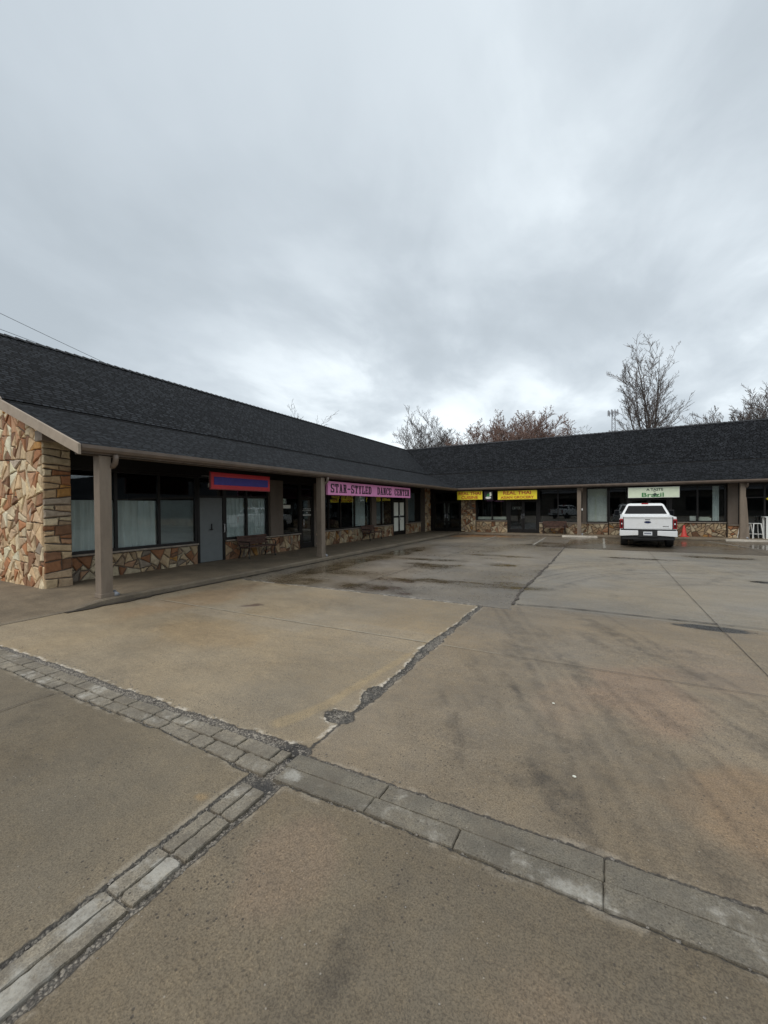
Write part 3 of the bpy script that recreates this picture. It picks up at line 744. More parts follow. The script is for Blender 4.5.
def stones(polys, fn, amax, seed, ortho=False, gap=.010, dark=1.0, name='stone_wall'):
    r_ = random.Random(seed); mb = MB()
    for P in polys:
        out = []; split(P, amax, r_, ortho, out)
        for q in out:
            a = shrink(q, gap*(.35+.8*r_.random()))
            if not a: continue
            b = shrink(a, .017) or a
            d = .022+.026*r_.random(); c = pcol(r_, dark)
            if len(b) != len(a): b = a
            a2, b2 = [], []
            for i_ in range(len(a)):
                p_, q_ = a[i_], a[(i_+1) % len(a)]; P_, Q_ = b[i_], b[(i_+1) % len(b)]
                a2.append(p_); b2.append(P_)
                L_ = math.hypot(q_[0]-p_[0], q_[1]-p_[1]); m_n = 2 if L_ > .16 else (1 if L_ > .07 else 0)
                for k_ in range(m_n):
                    f_ = (k_+1)/(m_n+1)+(r_.random()-.5)*.15; j_ = (r_.random()-.35)*.018; nx_, ny_ = -(q_[1]-p_[1])/L_, (q_[0]-p_[0])/L_
                    a2.append((p_[0]+(q_[0]-p_[0])*f_+nx_*j_, p_[1]+(q_[1]-p_[1])*f_+ny_*j_)); b2.append((P_[0]+(Q_[0]-P_[0])*f_+nx_*j_, P_[1]+(Q_[1]-P_[1])*f_+ny_*j_))
            a, b = a2, b2
            n = len(a)
            ti = (r_.random()-.5)*.03
            vs = [fn(u, v, 0.0) for u, v in a]+[fn(u, v, d*.5) for u, v in a]+[fn(u, v, d+ti*(u-a[0][0])) for u, v in b]
            mb.add(vs, [(i, (i+1) % n, n+(i+1) % n, n+i) for i in range(n)]+[(n+i, n+(i+1) % n, 2*n+(i+1) % n, 2*n+i) for i in range(n)]+[tuple(range(2*n, 3*n))], c)
    return mb.build(name, M['stone'], B)
# gable wall (faces the camera), its backing of mortar, and the return pier
gp = lambda o: rz_(o)-.075
GX = EX-2.05
gw = MB()
gpoly = [(GX, -.05)] + [(EX-o, gp(o)) for o in (2.05, 3.0, 6.3, 9.6, 12.3)] + [(EX-12.3, -.05)]
gw.prism(gpoly, lambda p, q, d: (p, d, q), 3.53, 3.62); gw.build('gable_wall', M['mortar'], B)
gfn = lambda u, v, d: (u, 3.532-d, v)
polys = []
for a, b in ((2.05,2.75),(2.75,4.6),(4.6,6.3),(6.3,8.0),(8.0,12.3)):
    polys.append([(EX-a, .0), (EX-a, min(gp(a), gp(a))), (EX-b, gp(b)), (EX-b, .0)])
stones(polys, gfn, .062, 3)
pr = MB(); pr.box(-9.75, GX-.002, 3.625, 3.97, -.05, 3.2); pr.build('pier_core', M['mortar'], B)
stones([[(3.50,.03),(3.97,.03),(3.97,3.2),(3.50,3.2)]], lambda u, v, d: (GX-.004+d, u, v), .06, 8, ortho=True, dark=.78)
# dwarf walls under the windows
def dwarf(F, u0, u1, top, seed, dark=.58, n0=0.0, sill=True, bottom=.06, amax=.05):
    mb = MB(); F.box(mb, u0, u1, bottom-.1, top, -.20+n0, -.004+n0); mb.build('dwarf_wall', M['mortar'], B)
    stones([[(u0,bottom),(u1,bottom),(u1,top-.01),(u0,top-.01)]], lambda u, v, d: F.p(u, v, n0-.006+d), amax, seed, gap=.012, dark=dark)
    if sill:
        s_ = MB(); F.box(s_, u0+.002, u1-.002, top+.002, top+.042, -.12+n0, .075+n0); s_.build('sill', M['sill'], B, .006)
dwarf(FL, 3.98, 7.09, .62, 21); dwarf(FL, 8.0, 11.33, .64, 22); dwarf(FL, 12.22, 18.78, .65, 23); dwarf(FL, 20.36, 22.5, .66, 24)
dwarf(FR, -6.53, -4.72, .74, 25); dwarf(FR, -3.0, .33, .66, 26); dwarf(FR, .36, 1.2, .70, 27, .45); dwarf(FR, 2.95, 5.03, .74, 28)
dwarf(FR, 5.06, 5.46, .64, 29, .85, .14)
dwarf(FR, 12.0, 22.0, .7, 30, amax=.14)
fw_ = MB(); FR.box(fw_, 22.0, 62.0, 0, 2.7, -.1, 0); fw_.build('end_wall', M['stucco'], B)
# full-height stone piers in the inner corner
def pier(F, u0, u1, n, seed, sides=()):
    mb = MB(); F.box(mb, u0, u1, -.05, 3.0, -.1, n-.004); mb.build('pier_core', M['mortar'], B)
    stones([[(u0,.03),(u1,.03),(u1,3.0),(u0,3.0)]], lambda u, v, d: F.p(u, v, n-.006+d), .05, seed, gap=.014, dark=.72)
pier(FL, 22.5, 23.36, .30, 41); pier(FR, -7.44, -6.55, .06, 42)
# painted pilasters
def pilaster(F, u0, u1, v0, v1, n, mat='pilaster'):
    mb = MB(); F.box(mb, u0, u1, v0, v1, -.1, n); mb.build('pilaster', M[mat], B, .008)
pilaster(FL, 9.76, 10.36, .69, 2.56, .10); pilaster(FL, 16.42, 16.86, .70, 2.56, .10); pilaster(FL, 20.32, 20.62, .70, 2.56, .05)
pilaster(FR, -.86, -.66, .71, 2.56, .06); pilaster(FR, 5.07, 5.42, .69, 2.56, .12)
pilaster(FL, 12.14, 12.30, .1, 2.56, .03)
# dim rooms behind the glass
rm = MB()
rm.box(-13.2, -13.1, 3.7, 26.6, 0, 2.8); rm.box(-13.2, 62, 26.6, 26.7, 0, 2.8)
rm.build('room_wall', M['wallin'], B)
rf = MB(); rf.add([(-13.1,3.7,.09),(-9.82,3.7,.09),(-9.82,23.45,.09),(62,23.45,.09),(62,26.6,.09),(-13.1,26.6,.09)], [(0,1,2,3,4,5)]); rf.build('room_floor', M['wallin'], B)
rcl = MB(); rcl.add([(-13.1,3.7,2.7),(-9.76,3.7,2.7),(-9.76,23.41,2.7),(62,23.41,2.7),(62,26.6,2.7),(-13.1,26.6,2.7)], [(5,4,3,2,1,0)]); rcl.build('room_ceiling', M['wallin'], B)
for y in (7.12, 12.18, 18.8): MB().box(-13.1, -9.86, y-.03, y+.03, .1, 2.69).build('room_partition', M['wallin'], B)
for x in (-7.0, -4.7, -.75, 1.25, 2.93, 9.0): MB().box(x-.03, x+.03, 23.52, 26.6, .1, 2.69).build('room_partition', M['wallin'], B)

# windows: a frame with mullions, panes inside it
WIN = []
def window(F, u0, u1, v0, v1, mull=(), trans=(), fw=.045, n=-.03, pane='glass', splits=True):
    mb = MB()
    F.box(mb, u0, u1, v0, v0+fw, n-.05, n+.03); F.box(mb, u0, u1, v1-fw, v1, n-.05, n+.03)
    F.box(mb, u0, u0+fw, v0+fw, v1-fw, n-.05, n+.03); F.box(mb, u1-fw, u1, v0+fw, v1-fw, n-.05, n+.03)
    for m in mull: F.box(mb, m-fw*.55, m+fw*.55, v0+fw, v1-fw, n-.048, n+.028)
    for t_ in trans: F.box(mb, u0+fw, u1-fw, t_-fw*.5, t_+fw*.5, n-.044, n+.024)
    w = mb.build('window', M['frame'], B)
    edges = [u0+fw]+list(mull)+[u1-fw]
    for a, b in zip(edges[:-1], edges[1:]):
        g = MB(); F.box(g, a+.001, b-.001, v0+fw-.001, v1-fw+.001, n-.012, n-.004); g.build('pane', M[pane], w)
    WIN.append(w); return w
window(FL, 3.98, 7.09, .664, 2.52, (5.02, 6.03), (), .06)
window(FL, 8.0, 9.76, .684, 2.52, (8.84,), (1.97,), .07)
window(FL, 10.36, 11.33, .684, 2.52, (), (), .05)
window(FL, 12.30, 16.42, .694, 2.52, (13.12, 13.97, 15.08), (), .06)
window(FL, 16.86, 18.78, .694, 2.52, (17.6,), (), .06)
window(FL, 20.62, 22.5, .704, 2.52, (), (), .06)
window(FR, -6.53, -4.72, .784, 2.52, (-5.6,), (), .06)
window(FR, -3.0, -.86, .704, 2.52, (-2.04,), (), .05)
window(FR, -.66, .34, .704, 2.52, (), (), .05)
window(FR, .36, 1.2, .744, 2.52, (), (), .05)
window(FR, 2.95, 5.03, .784, 2.52, (3.99,), (), .06)
window(FR, 5.5, 12.0, .10, 2.52, (6.35, 7.2, 8.2, 9.2, 10.2, 11.1), (1.9,), .06)
window(FR, 12.0, 22.0, .744, 2.52, (13.5, 15, 16.5, 18, 20), (), .06)
# doors: leaf frame, pane, pull
def door(F, u0, u1, v1, handle_u, glass=True, leafmat='frame', label=None, bar=None, panel=None):
    mb = MB(); fw = .075; v0 = .11
    if glass:
        F.box(mb, u0, u1, v0, v0+.2, -.05, -.005); F.box(mb, u0, u1, v1-fw, v1, -.05, -.005)
        F.box(mb, u0, u0+fw, v0+.2, v1-fw, -.05, -.005); F.box(mb, u1-fw, u1, v0+.2, v1-fw, -.05, -.005)
        if bar: F.box(mb, u0+fw, u1-fw, bar-.05, bar+.05, -.048, -.007)
    else:
        F.box(mb, u0, u1, v0, v1, -.05, -.01)
    d = mb.build('door', M[leafmat], B, .003)
    if label: d['label'] = label
    if glass and not panel:
        g = MB(); F.box(g, u0+fw-.001, u1-fw+.001, v0+.199, v1-fw+.001, -.032, -.024); g.build('pane', M['glass'], d)
    if panel:
        g = MB(); F.box(g, u0+fw-.01, u1-fw+.01, v0+.19, v1-fw+.01, -.040, -.028); g.build('panel', M[panel], d)
    h = MB()
    if glass: h.tube([F.p(handle_u, .92, -.004), F.p(handle_u, .92, .05), F.p(handle_u, 1.18, .05), F.p(handle_u, 1.18, -.004)], .012, 8)
    else:
        F.box(h, handle_u-.012, handle_u+.012, 1.0, 1.18, -.012, .02); h.tube([F.p(handle_u, 1.02, .0), F.p(handle_u, 1.02, .06), F.p(handle_u-.10, 1.02, .06)], .012, 8)
    h.build('handle', M['iron'] if not glass else M['chrome'], d)
    return d
def jamb(F, us, v1, top=2.52, transom=True, u0=None, u1=None):
    mb = MB()
    for a, b in us: F.box(mb, a, b, .1, top, -.08, .012)
    F.box(mb, us[0][1], us[-1][0], v1, v1+.06, -.078, .010); F.box(mb, us[0][1], us[-1][0], top-.05, top, -.078, .010)
    f = mb.build('door_frame', M['frame'], B)
    if transom:
        g = MB(); F.box(g, us[0][1]-.001, us[-1][0]+.001, v1+.059, top-.049, -.04, -.032); g.build('pane', M['glass'], f)
jamb(FL, [(7.09,7.17),(7.93,8.0)], 1.92)
door(FL, 7.175, 7.925, 1.915, 7.55, glass=False, leafmat='doorwhite', label='grey flush door with a dark lever')
kp = MB(); kp.tube([FL.p(7.95,.92,.01), FL.p(7.95,.92,.06), FL.p(7.95,1.16,.06), FL.p(7.95,1.16,.01)], .012); kp.build('pull_handle', M['chrome'], B)
jamb(FL, [(11.33,11.41),(12.08,12.14)], 1.98)
DOOR2 = door(FL, 11.415, 12.075, 1.975, 11.5)
jamb(FL, [(18.78,18.85),(20.28,20.32)], 1.95)
door(FL, 18.855, 19.56, 1.945, 19.5, bar=1.09, panel='whitebd', label='glass door backed with white panels')
door(FL, 19.57, 20.275, 1.945, 19.63, bar=1.09, panel='whitebd', label='glass door backed with white panels')
jamb(FR, [(-9.44,-9.25),(-7.52,-7.44)], 1.9)
door(FR, -9.245, -8.40, 1.895, -8.46, bar=.66); door(FR, -8.39, -7.525, 1.895, -8.33, bar=.66)
jamb(FR, [(-4.72,-4.62),(-3.08,-3.0)], 1.92)
door(FR, -4.615, -3.86, 1.915, -3.91); door(FR, -3.85, -3.085, 1.915, -3.8)
jamb(FR, [(1.2,1.28),(2.87,2.95)], 1.92)
door(FR, 1.285, 2.07, 1.915, 2.0); door(FR, 2.08, 2.865, 1.915, 2.15)
jamb(FR, [(5.42,5.455),(5.49,5.50)], 1.92, transom=False)
fill = MB(); FL.box(fill, 3.97, 3.982, .1, 2.56, -.1, .0); FL.box(fill, 3.98, 22.5, 2.522, 3.46, -.1, .02); FR.box(fill, -9.44, 62.0, 2.722, 2.98, -.1, .02); FR.box(fill, -9.44, 22.0, 2.522, 2.72, -.1, .02); FL.box(fill, 23.36, 23.5, .0, 3.4, -.1, .02)
fill.build('header', M['frame'], B)

# posts carrying the porch roof
post0 = None
def post_parts():
    w = .095
    mb = MB(); mb.box(-w, w, -w, w, .10, 2.524); p = mb.build('post', M['taupe'], B, .008)
    e = MB(); e.tube([(.165,.13,2.55),(.17,.13,2.48),(.15,.13,2.41),(.10,.12,2.36),(.05,.10,2.35)], .045, 10); e.build('downspout_elbow', M['gutter'], p, smooth=True)
    f = MB(); f.tube([(.02,.13,.17),(.06,.14,.135),(.12,.15,.115)], .045, 10); f.build('downspout_outlet', M['steel'], p, smooth=True)
    b = MB(); b.box(-w-.012, w+.012, -w-.012, w+.012, .098, .17); b.build('post_base', M['taupe'], p, .006)
    return p
post0 = post_parts(); post0.location = (-7.52, 3.66, 0)
for x, y, rz in ((-7.53,9.72,0),(-.97,22.66,-math.pi/2),(5.42,22.66,-math.pi/2),(11.9,22.66,-math.pi/2),(18.3,22.66,-math.pi/2)):
    p = copy_tree(post0, B); p.location = (x, y, 0); p.rotation_euler = (0, 0, rz)
br = MB()   # raking board on the post at the right
br.prism([(-.05,.10),(.23,.10),(.12,1.9),(.085,1.9)], lambda a, b, d: (5.42+a, d, b), 22.59, 22.68); br.build('post_brace', M['taupe'], B)
bx = MB(); bx.box(-.86, -.81, 22.6, 22.7, 1.36, 1.46)
bx.build('switch_box', M['white'], B, .004)

# ------------------------------------------------------------------ curtains and things seen through the glass
def curtain(F, u0, u1, v0, v1, n, label, mat='curtain', amp=.045, per=.15, name='curtain', cat='curtain', group=None):
    N = max(8, int((u1-u0)/.02)); r_ = random.Random(int(u0*100)); ph = 0; top = []; 
    for i in range(N+1):
        ph += (.7+.6*r_.random())*2*math.pi*((u1-u0)/N)/per; top.append(amp*(math.sin(ph)+.3*math.sin(2.3*ph)))
    front = [F.p(u0+(u1-u0)*i/N, v0, n+top[i]) for i in range(N+1)]+[F.p(u0+(u1-u0)*i/N, v1, n+.5*top[i]) for i in range(N+1)]
    back = [F.p(u0+(u1-u0)*i/N, v0, n+top[i]-.006) for i in range(N+1)]+[F.p(u0+(u1-u0)*i/N, v1, n+.5*top[i]-.006) for i in range(N+1)]
    mb = MB(); K = N+1
    mb.add(front+back, [(i, i+1, K+i+1, K+i) for i in range(N)]+[(2*K+i+1, 2*K+i, 3*K+i, 3*K+i+1) for i in range(N)])
    return tag(mb.build(name, M[mat], None, smooth=True), label, cat, group)
curtain(FL, 3.99, 6.02, .70, 1.82, -.13, 'pleated pale curtain behind the long window beside the stone gable end')
curtain(FL, 6.04, 7.09, .70, 1.84, -.11, 'flat grey sheet hung in the pane just left of the grey flush door', 'blind', .004, .5)
curtain(FL, 8.02, 9.75, .72, 1.94, -.12, 'pale curtain behind the window above the nearest bench, under the blue sign', amp=.02)
curtain(FL, 15.14, 16.3, .75, 2.5, -.2, 'white curtain at the end of the window below the pink sign', amp=.02)
curtain(FL, 16.92, 18.7, .75, 1.9, -.5, 'grey curtain in the window left of the white paneled double doors', 'blind', amp=.01)
curtain(FL, 20.7, 22.4, .75, 2.5, -.35, 'dark grey curtain in the window beside the corner stone pier', 'blind', amp=.01)
curtain(FR, 4.56, 4.80, .82, 2.5, -.12, 'narrow white drape in the window right of the pickup truck', amp=.015)
wb = thing('window_board', 'white boards with gable shaped tops filling the window right of the middle post', 'board', FR.p(-.16, .75, -.12))
a = MB(); a.box(-.44, .44, .03, .045, .01, 1.74); a.build('backing', M['whitebd'], wb)
for c_ in (-.29, .2):
    m_ = MB(); w_ = .17 if c_ < 0 else .24
    m_.prism([(c_-w_, .02), (c_+w_, .02), (c_+w_, 1.28), (c_, 1.40), (c_-w_, 1.28)], lambda p, q, d: (p, d, q), .0, .026); m_.build('panel', M['white'], wb, .004)
ws = MB(); FR.box(ws, -6.46, -5.64, .83, 1.0, -.20, -.16); FR.box(ws, -5.56, -4.79, .83, 1.0, -.20, -.16)
tag(ws.build('shelf_board', M['whitebd']), 'low white board standing inside the window left of the grocery doors', 'board')
wx = MB(); FR.box(wx, 3.72, 3.95, .84, 1.06, -.25, -.12); tag(wx.build('paper_box', M['white'], None, .005), 'small white box on the window ledge right of the traffic cone', 'box')
wx = MB(); FR.box(wx, 4.05, 4.52, .84, .98, -.25, -.12); FR.box(wx, 4.08, 4.46, .984, 1.02, -.24, -.13); tag(wx.build('paper_stack', M['whitebd'], None, .005), 'wide white stack of papers on the ledge beside the small white box', 'papers')

def door_marks(F, parent, rows, mat, n=-.022):
    for cells in rows:
        mb = MB()
        for u0, u1, v0, v1 in cells: F.box(mb, u0, u1, v0, v1, n, n+.003)
        mb.build('lettering', M[mat], parent)
rq = random.Random(3)
def rows_of(spec, lo_, hi_, gap):
    rows = []
    for a, b, z0, h in spec:
        u = a; cells = []
        while u < b:
            w_ = lo_+(hi_-lo_)*rq.random(); cells.append((u, min(u+w_, b), z0, z0+h*(.7+.3*rq.random()))); u += w_+gap
        rows.append(cells)
    return rows
door_marks(FL, WIN[3], rows_of(((13.35,14.3,2.0,.12),(14.38,14.95,2.0,.12)), .05, .10, .022), 'letter')
door_marks(FL, WIN[4], rows_of(((16.98,17.5,1.95,.13),(17.68,18.55,1.95,.12)), .05, .10, .022), 'letter')
door_marks(FL, DOOR2, rows_of(((11.55,12.0,1.56,.025),(11.52,12.0,1.50,.02),(11.72,11.8,1.42,.03),(11.54,12.0,1.32,.05)), .02, .05, .014), 'white')
nt = MB(); FL.box(nt, 10.44, 10.86, 1.6, 1.72, -.025, -.02); tag(nt.build('paper_notice', M['whitebd']), 'white paper notice in the dark window right of the brown pilaster', 'notice')
ds = thing('neon_sign', 'small pale unlit ring sign inside the grocery door glass', 'sign', FR.p(-4.2, 1.5, -.09))
for k, xx in enumerate((-.19, -.06, .07, .2)):
    m_ = MB(); m_.tube([(xx+.055*math.cos(q), 0, .07*math.sin(q)) for q in np.linspace(0, 2*math.pi if k != 1 else 4.4, 16)], .009, 6); m_.build('tube', M['white'], ds)

# ------------------------------------------------------------------ signs under the eave
def text_mesh(body, size, extr, bold=0.0, space=1.0):
    cu = bpy.data.curves.new('lettering', 'FONT'); cu.body = body; cu.size = size; cu.extrude = extr; cu.offset = bold; cu.space_character = space
    cu.align_x = 'CENTER'; cu.align_y = 'CENTER'; cu.resolution_u = 3
    o = bpy.data.objects.new('lettering', cu); col.objects.link(o)
    bpy.context.view_layer.update()
    me = bpy.data.meshes.new_from_object(o.evaluated_get(bpy.context.evaluated_depsgraph_get()))
    bpy.data.objects.remove(o); return me
def lettering(parent, body, size, mat, x, z, y=-.012, width=None, bold=0.004, height=None):
    """lettering on a board whose face looks along local -Y"""
    me = text_mesh(body, size, .003, bold); me.materials.clear(); me.materials.append(M[mat])
    o = bpy.data.objects.new('lettering', me); col.objects.link(o); o.parent = parent
    xs_ = [v.co.x for v in me.vertices]; zs_ = [v.co.y for v in me.vertices]
    sx_ = width/(max(xs_)-min(xs_)) if width else 1; sz_ = height/(max(zs_)-min(zs_)) if height else 1
    cxm, czm = (max(xs_)+min(xs_))/2, (max(zs_)+min(zs_))/2
    for v in me.vertices: v.co = ((v.co.x-cxm)*sx_, -v.co.z, (v.co.y-czm)*sz_)
    o.location = (x, y, z); return o
def sign(name, label, cat, center, rz, w, h, facemat, edge='frame', dep=.10, rim=.02, group=None):
    t_ = thing(name, label, cat, center, rz, group)
    mb = MB(); mb.box(-w/2, w/2, 0, dep, -h/2, h/2); mb.build('cabinet', M[edge], t_, .006)
    f = MB(); f.box(-w/2+rim, w/2-rim, -.006, .004, -h/2+rim, h/2-rim); f.build('face', M[facemat], t_)
    hg = MB()
    for k in (-.38, .38): hg.box(k*w-.012, k*w+.012, dep*.4, dep*.6, h/2-.004, h/2+.16)
    hg.build('hanger', M['iron'], t_)
    return t_
# blue and red, on the left wing
sg = sign('hanging_sign', 'blank blue sign with a red border hanging under the eave above the nearest bench', 'sign', (-8.0, 7.13, 2.27), math.pi/2, 1.9, .42, 'red', 'maroon', .05)
f = MB(); f.box(-.86, .86, -.016, -.008, -.095, .095); f.build('panel', M['blue'], sg)
rbm = MB(); rbm.box(-.935, .935, -.014, -.0075, .18, .198); rbm.build('trim', M['red'], sg)
lt = thing('wall_lamp', 'small white lamp on a bent thin pipe left of the blue and red sign', 'lamp', (-9.72, 7.22, 2.3))
m_ = MB(); m_.tube([(0,0,.22),(.12,0,.22),(.14,.12,.22),(.14,.14,.2),(.14,.14,.0)], .012, 6); m_.build('pipe', M['steel'], lt)
m_ = MB(); m_.loft([[(.14+.03*math.cos(q)*k, .14+.03*math.sin(q)*k, zz) for q in np.linspace(0, 2*math.pi, 9)[:-1]] for k, zz in ((.6,.03),(1,0),(1.3,-.07),(1.1,-.09))]); m_.build('lamp_head', M['white'], lt)
# pink dance sign with slab-serif capitals
pk = sign('hanging_sign', 'long pink sign reading STAR-STYLED DANCE CENTER hanging beside the second porch post', 'sign', (-7.70, 13.45, 2.25), math.pi/2, 6.28, .45, 'pink', 'pink', .08, .008)
def slab_letter(mb, ch, x0, w, h, z0):
    s_ = w*.25; t_ = h*.13          # stem width, slab thickness
    def bx_(a, b, c, d): mb.box(x0+a*w, x0+b*w, -.020, -.007, z0+c*h, z0+d*h)
    def pol(pts): mb.prism([(x0+a*w, z0+b*h) for a, b in pts], lambda p, q, d: (p, d, q), -.0195, -.0075)
    sw_ = s_/w; th = t_/h
    if ch == 'T': bx_(.5-sw_/2,.5+sw_/2,0,1); bx_(0,1,1-th,1); bx_(0,sw_*.55,.66,1-th); bx_(1-sw_*.55,1,.66,1-th); bx_(.2,.8,0,th*.8)
    elif ch == 'L': bx_(.14,.14+sw_,0,1); bx_(0,.6,1-th*.8,1); bx_(0,1,0,th); bx_(1-sw_*.55,1,th,.38)
    elif ch == 'E': bx_(.1,.1+sw_,0,1); bx_(0,1,1-th,1); bx_(0,1,0,th); bx_(1-sw_*.55,1,.68,1-th); bx_(1-sw_*.55,1,th,.32); bx_(.1+sw_,.72,.5-th*.45,.5+th*.45)
    elif ch == 'A':
        pol([(.06,0),(.06+sw_*.6,0),(.56,.93),(.40,1)]); pol([(.94,0),(.94-sw_*1.1,0),(.36,.98),(.62,1)]); bx_(.24,.74,.26,.26+th*.8); bx_(0,.36,0,th*.8); bx_(.58,1,0,th*.8); bx_(.26,.62,1-th*.7,1)
    elif ch == 'R':
        bx_(.1,.1+sw_,0,1); bx_(0,.7,1-th,1); bx_(.2,.7,.46,.46+th); bx_(.72-sw_*.3,.72+sw_*.7,.52,.94); pol([(.46,.48),(.72,.48),(1.0,0),(.70,0)]); bx_(0,.46,0,th*.8); bx_(.68,1,0,th*.7)
    elif ch == 'Y':
        pol([(.06,1),(.06+sw_*1.05,1),(.60,.44),(.42,.40)]); pol([(.94,1),(.94-sw_*.6,1),(.42,.42),(.58,.40)]); bx_(.5-sw_/2,.5+sw_/2,0,.46); bx_(0,.42,1-th*.8,1); bx_(.64,1,1-th*.8,1); bx_(.24,.76,0,th*.8)
    elif ch == 'D': bx_(.1,.1+sw_,0,1); bx_(0,.66,1-th,1); bx_(0,.66,0,th); bx_(1-sw_,1,.24,.76); pol([(.6,1),(.72,1),(1,.76),(1-sw_,.74),(.6,1-th)]); pol([(.6,0),(.72,0),(1,.24),(1-sw_,.26),(.6,th)])
    elif ch == 'N': bx_(.1,.1+sw_*.6,0,1); bx_(.92-sw_*.6,.92,0,1); pol([(.08,1),(.08+sw_*1.2,1),(.92,.0),(.92-sw_*1.1,.0)]); bx_(0,.38,0,th*.8); bx_(0,.3,1-th*.8,1); bx_(.64,1,1-th*.8,1)
    elif ch == 'C': bx_(.02,.02+sw_,.22,.78); pol([(.02,.76),(.26,1),(.8,1),(.8,1-th),(.36,1-th),(.02+sw_,.74)]); pol([(.02,.24),(.26,0),(.8,0),(1,.2),(1,.34),(.78,th),(.36,th),(.02+sw_,.26)]); bx_(.8,1,.62,1)
    elif ch == 'S':
        bx_(.02,.02+sw_,.58,.84); bx_(.98-sw_,.98,.16,.42); pol([(.02,.84),(.2,1),(.84,1),(.84,1-th),(.3,1-th),(.02+sw_,.8)]); pol([(.98,.16),(.8,0),(.16,0),(.16,th),(.7,th),(.98-sw_,.2)])
        pol([(.02,.60),(.02+sw_,.60),(.98,.40),(.98-sw_,.36),(.12,.46)]); bx_(.86,1,.68,1); bx_(0,.14,0,.32)
    elif ch == '-': bx_(.1,.9,.40,.56)
lm = MB()
def word(s_, y0, y1):
    n = len(s_); adv = (y1-y0)/n; x = y0-13.45
    for ch in s_:
        if ch != ' ': slab_letter(lm, ch, x+adv*.10, adv*.78, .285, -.14)
        x += adv
word('STAR-STYLED', 10.44, 13.08); word('DANCE', 13.50, 14.72); word('CENTER', 14.98, 16.48)
lm.build('lettering', M['black'], pk)
# yellow signs, on the rear wing
ys1 = sign('hanging_sign', 'smaller yellow sign reading REAL THAI CUISINE by the inner corner', 'sign', (-6.66, 22.5, 2.25), 0, 1.52, .52, 'yellow', 'frame', .1, .02)
lettering(ys1, 'REAL THAI', .2, 'redink', 0, .115, width=1.30, height=.18, bold=.003); lettering(ys1, 'CUISINE', .2, 'redink', 0, -.115, width=.98, height=.17, bold=.004)
ys2 = sign('hanging_sign', 'wider yellow sign reading REAL THAI ASIAN GROCERY above the grocery doors', 'sign', (-4.02, 22.5, 2.22), 0, 2.1, .52, 'yellow', 'frame', .1, .02)
lettering(ys2, 'REAL THAI', .2, 'redink', 0, .125, width=1.46, height=.19, bold=.003); lettering(ys2, 'ASIAN GROCERY', .2, 'redink', 0, -.125, width=1.74, height=.14, bold=.003)
pic = sign('picture_sign', 'small dark picture sign with a white dish and green leaf between the two yellow signs', 'sign', (-5.58, 22.5, 2.22), 0, .5, .5, 'black', 'frame', .06, .01)
m_ = MB(); m_.prism([(.16*math.cos(q)+.0, .07*math.sin(q)-.12) for q in np.linspace(0, 2*math.pi, 21)[:-1]], lambda p, q, d: (p, d, q), -.012, -.007); m_.build('dish', M['white'], pic)
m_ = MB(); m_.prism([(-.12,-.05),(-.02,.12),(.08,.08),(.05,-.06)], lambda p, q, d: (p, d, q), -.0185, -.013); m_.build('leaf', M['green'], pic)
m_ = MB(); m_.prism([(.05,.02),(.07,.17),(.16,.19),(.18,.0),(.11,-.05)], lambda p, q, d: (p, d, q), -.0128, -.0075); m_.build('garnish', M['whitebd'], pic)
ts = sign('hanging_sign', 'pale green white sign reading TASTE above the white pickup truck', 'sign', (2.17, 22.5, 2.20), 0, 2.02, .50, 'cream', 'white', .12, .015)
lettering(ts, 'A TASTE', .15, 'ink', .06, .135, width=.66, height=.12, bold=.003); lettering(ts, 'OF', .06, 'ink', .05, .03, width=.08, height=.045, bold=.001)
lettering(ts, 'Brazil', .24, 'green', -.02, -.115, width=.86, height=.2, bold=.004)
m_ = MB(); m_.prism([(.17,-.10),(.07,-.02),(-.03,-.10),(.07,-.18)], lambda p, q, d: (p, d, q), -.021, -.016); m_.build('emblem', M['ink'], ts)
yd = MB(); yd.prism([(-.09,0),(0,.07),(.09,0),(0,-.07)], lambda p, q, d: (p, d, q), 0, .015)
o = yd.build('hanging_sign', M['yellow']); o.location = (6.42, 23.2, 1.83); tag(o, 'tiny yellow diamond sign hung at the right edge of the photo', 'sign')

# ------------------------------------------------------------------ benches
def make_bench():
    b = thing('park_bench', 'x', 'bench', (0,0,0), 0, 'slatted benches along the storefronts')
    L = .60
    m_ = MB()
    for i in range(5): m_.box(-L, L, -.40+i*.082, -.34+i*.082, .335, .36)
    m_.build('seat', M['wood'], b, .004)
    m_ = MB()
    for i in range(5):
        z0 = .40+i*.056; y0 = .0+i*.014; m_.box(-L, L, y0, y0+.022, z0, z0+.046)
    m_.build('backrest', M['wood'], b, .004)
    for sx_ in (-1, 1):
        m_ = MB(); x = sx_*(L-.07)
        m_.tube([(x,-.40,0),(x,-.36,.2),(x,-.40,.325),(x,-.0,.32),(x,.02,.37),(x,.085,.68)], .018, 6)
        m_.tube([(x,.06,0),(x,-.02,.2),(x,.0,.32)], .018, 6); m_.tube([(x,-.38,.32),(x,-.42,.45),(x,-.38,.50),(x,.03,.50)], .016, 6)
        m_.build('leg', M['iron'], b)
    return b
bn = make_bench(); bn.location = (-9.56, 8.92, .1); bn.rotation_euler = (0,0,math.pi/2); bn['label'] = 'brown slatted bench against the wall under the blue and red sign'
for loc, rz, lab in (((-9.56, 15.95, .1), math.pi/2, 'brown slatted bench by the wall beneath the pink sign'), ((-2.2, 23.23, .1), 0, 'brown slatted bench before the stone wall right of the grocery doors')):
    b2 = copy_tree(bn); b2.location = loc; b2.rotation_euler = (0,0,rz); b2['label'] = lab

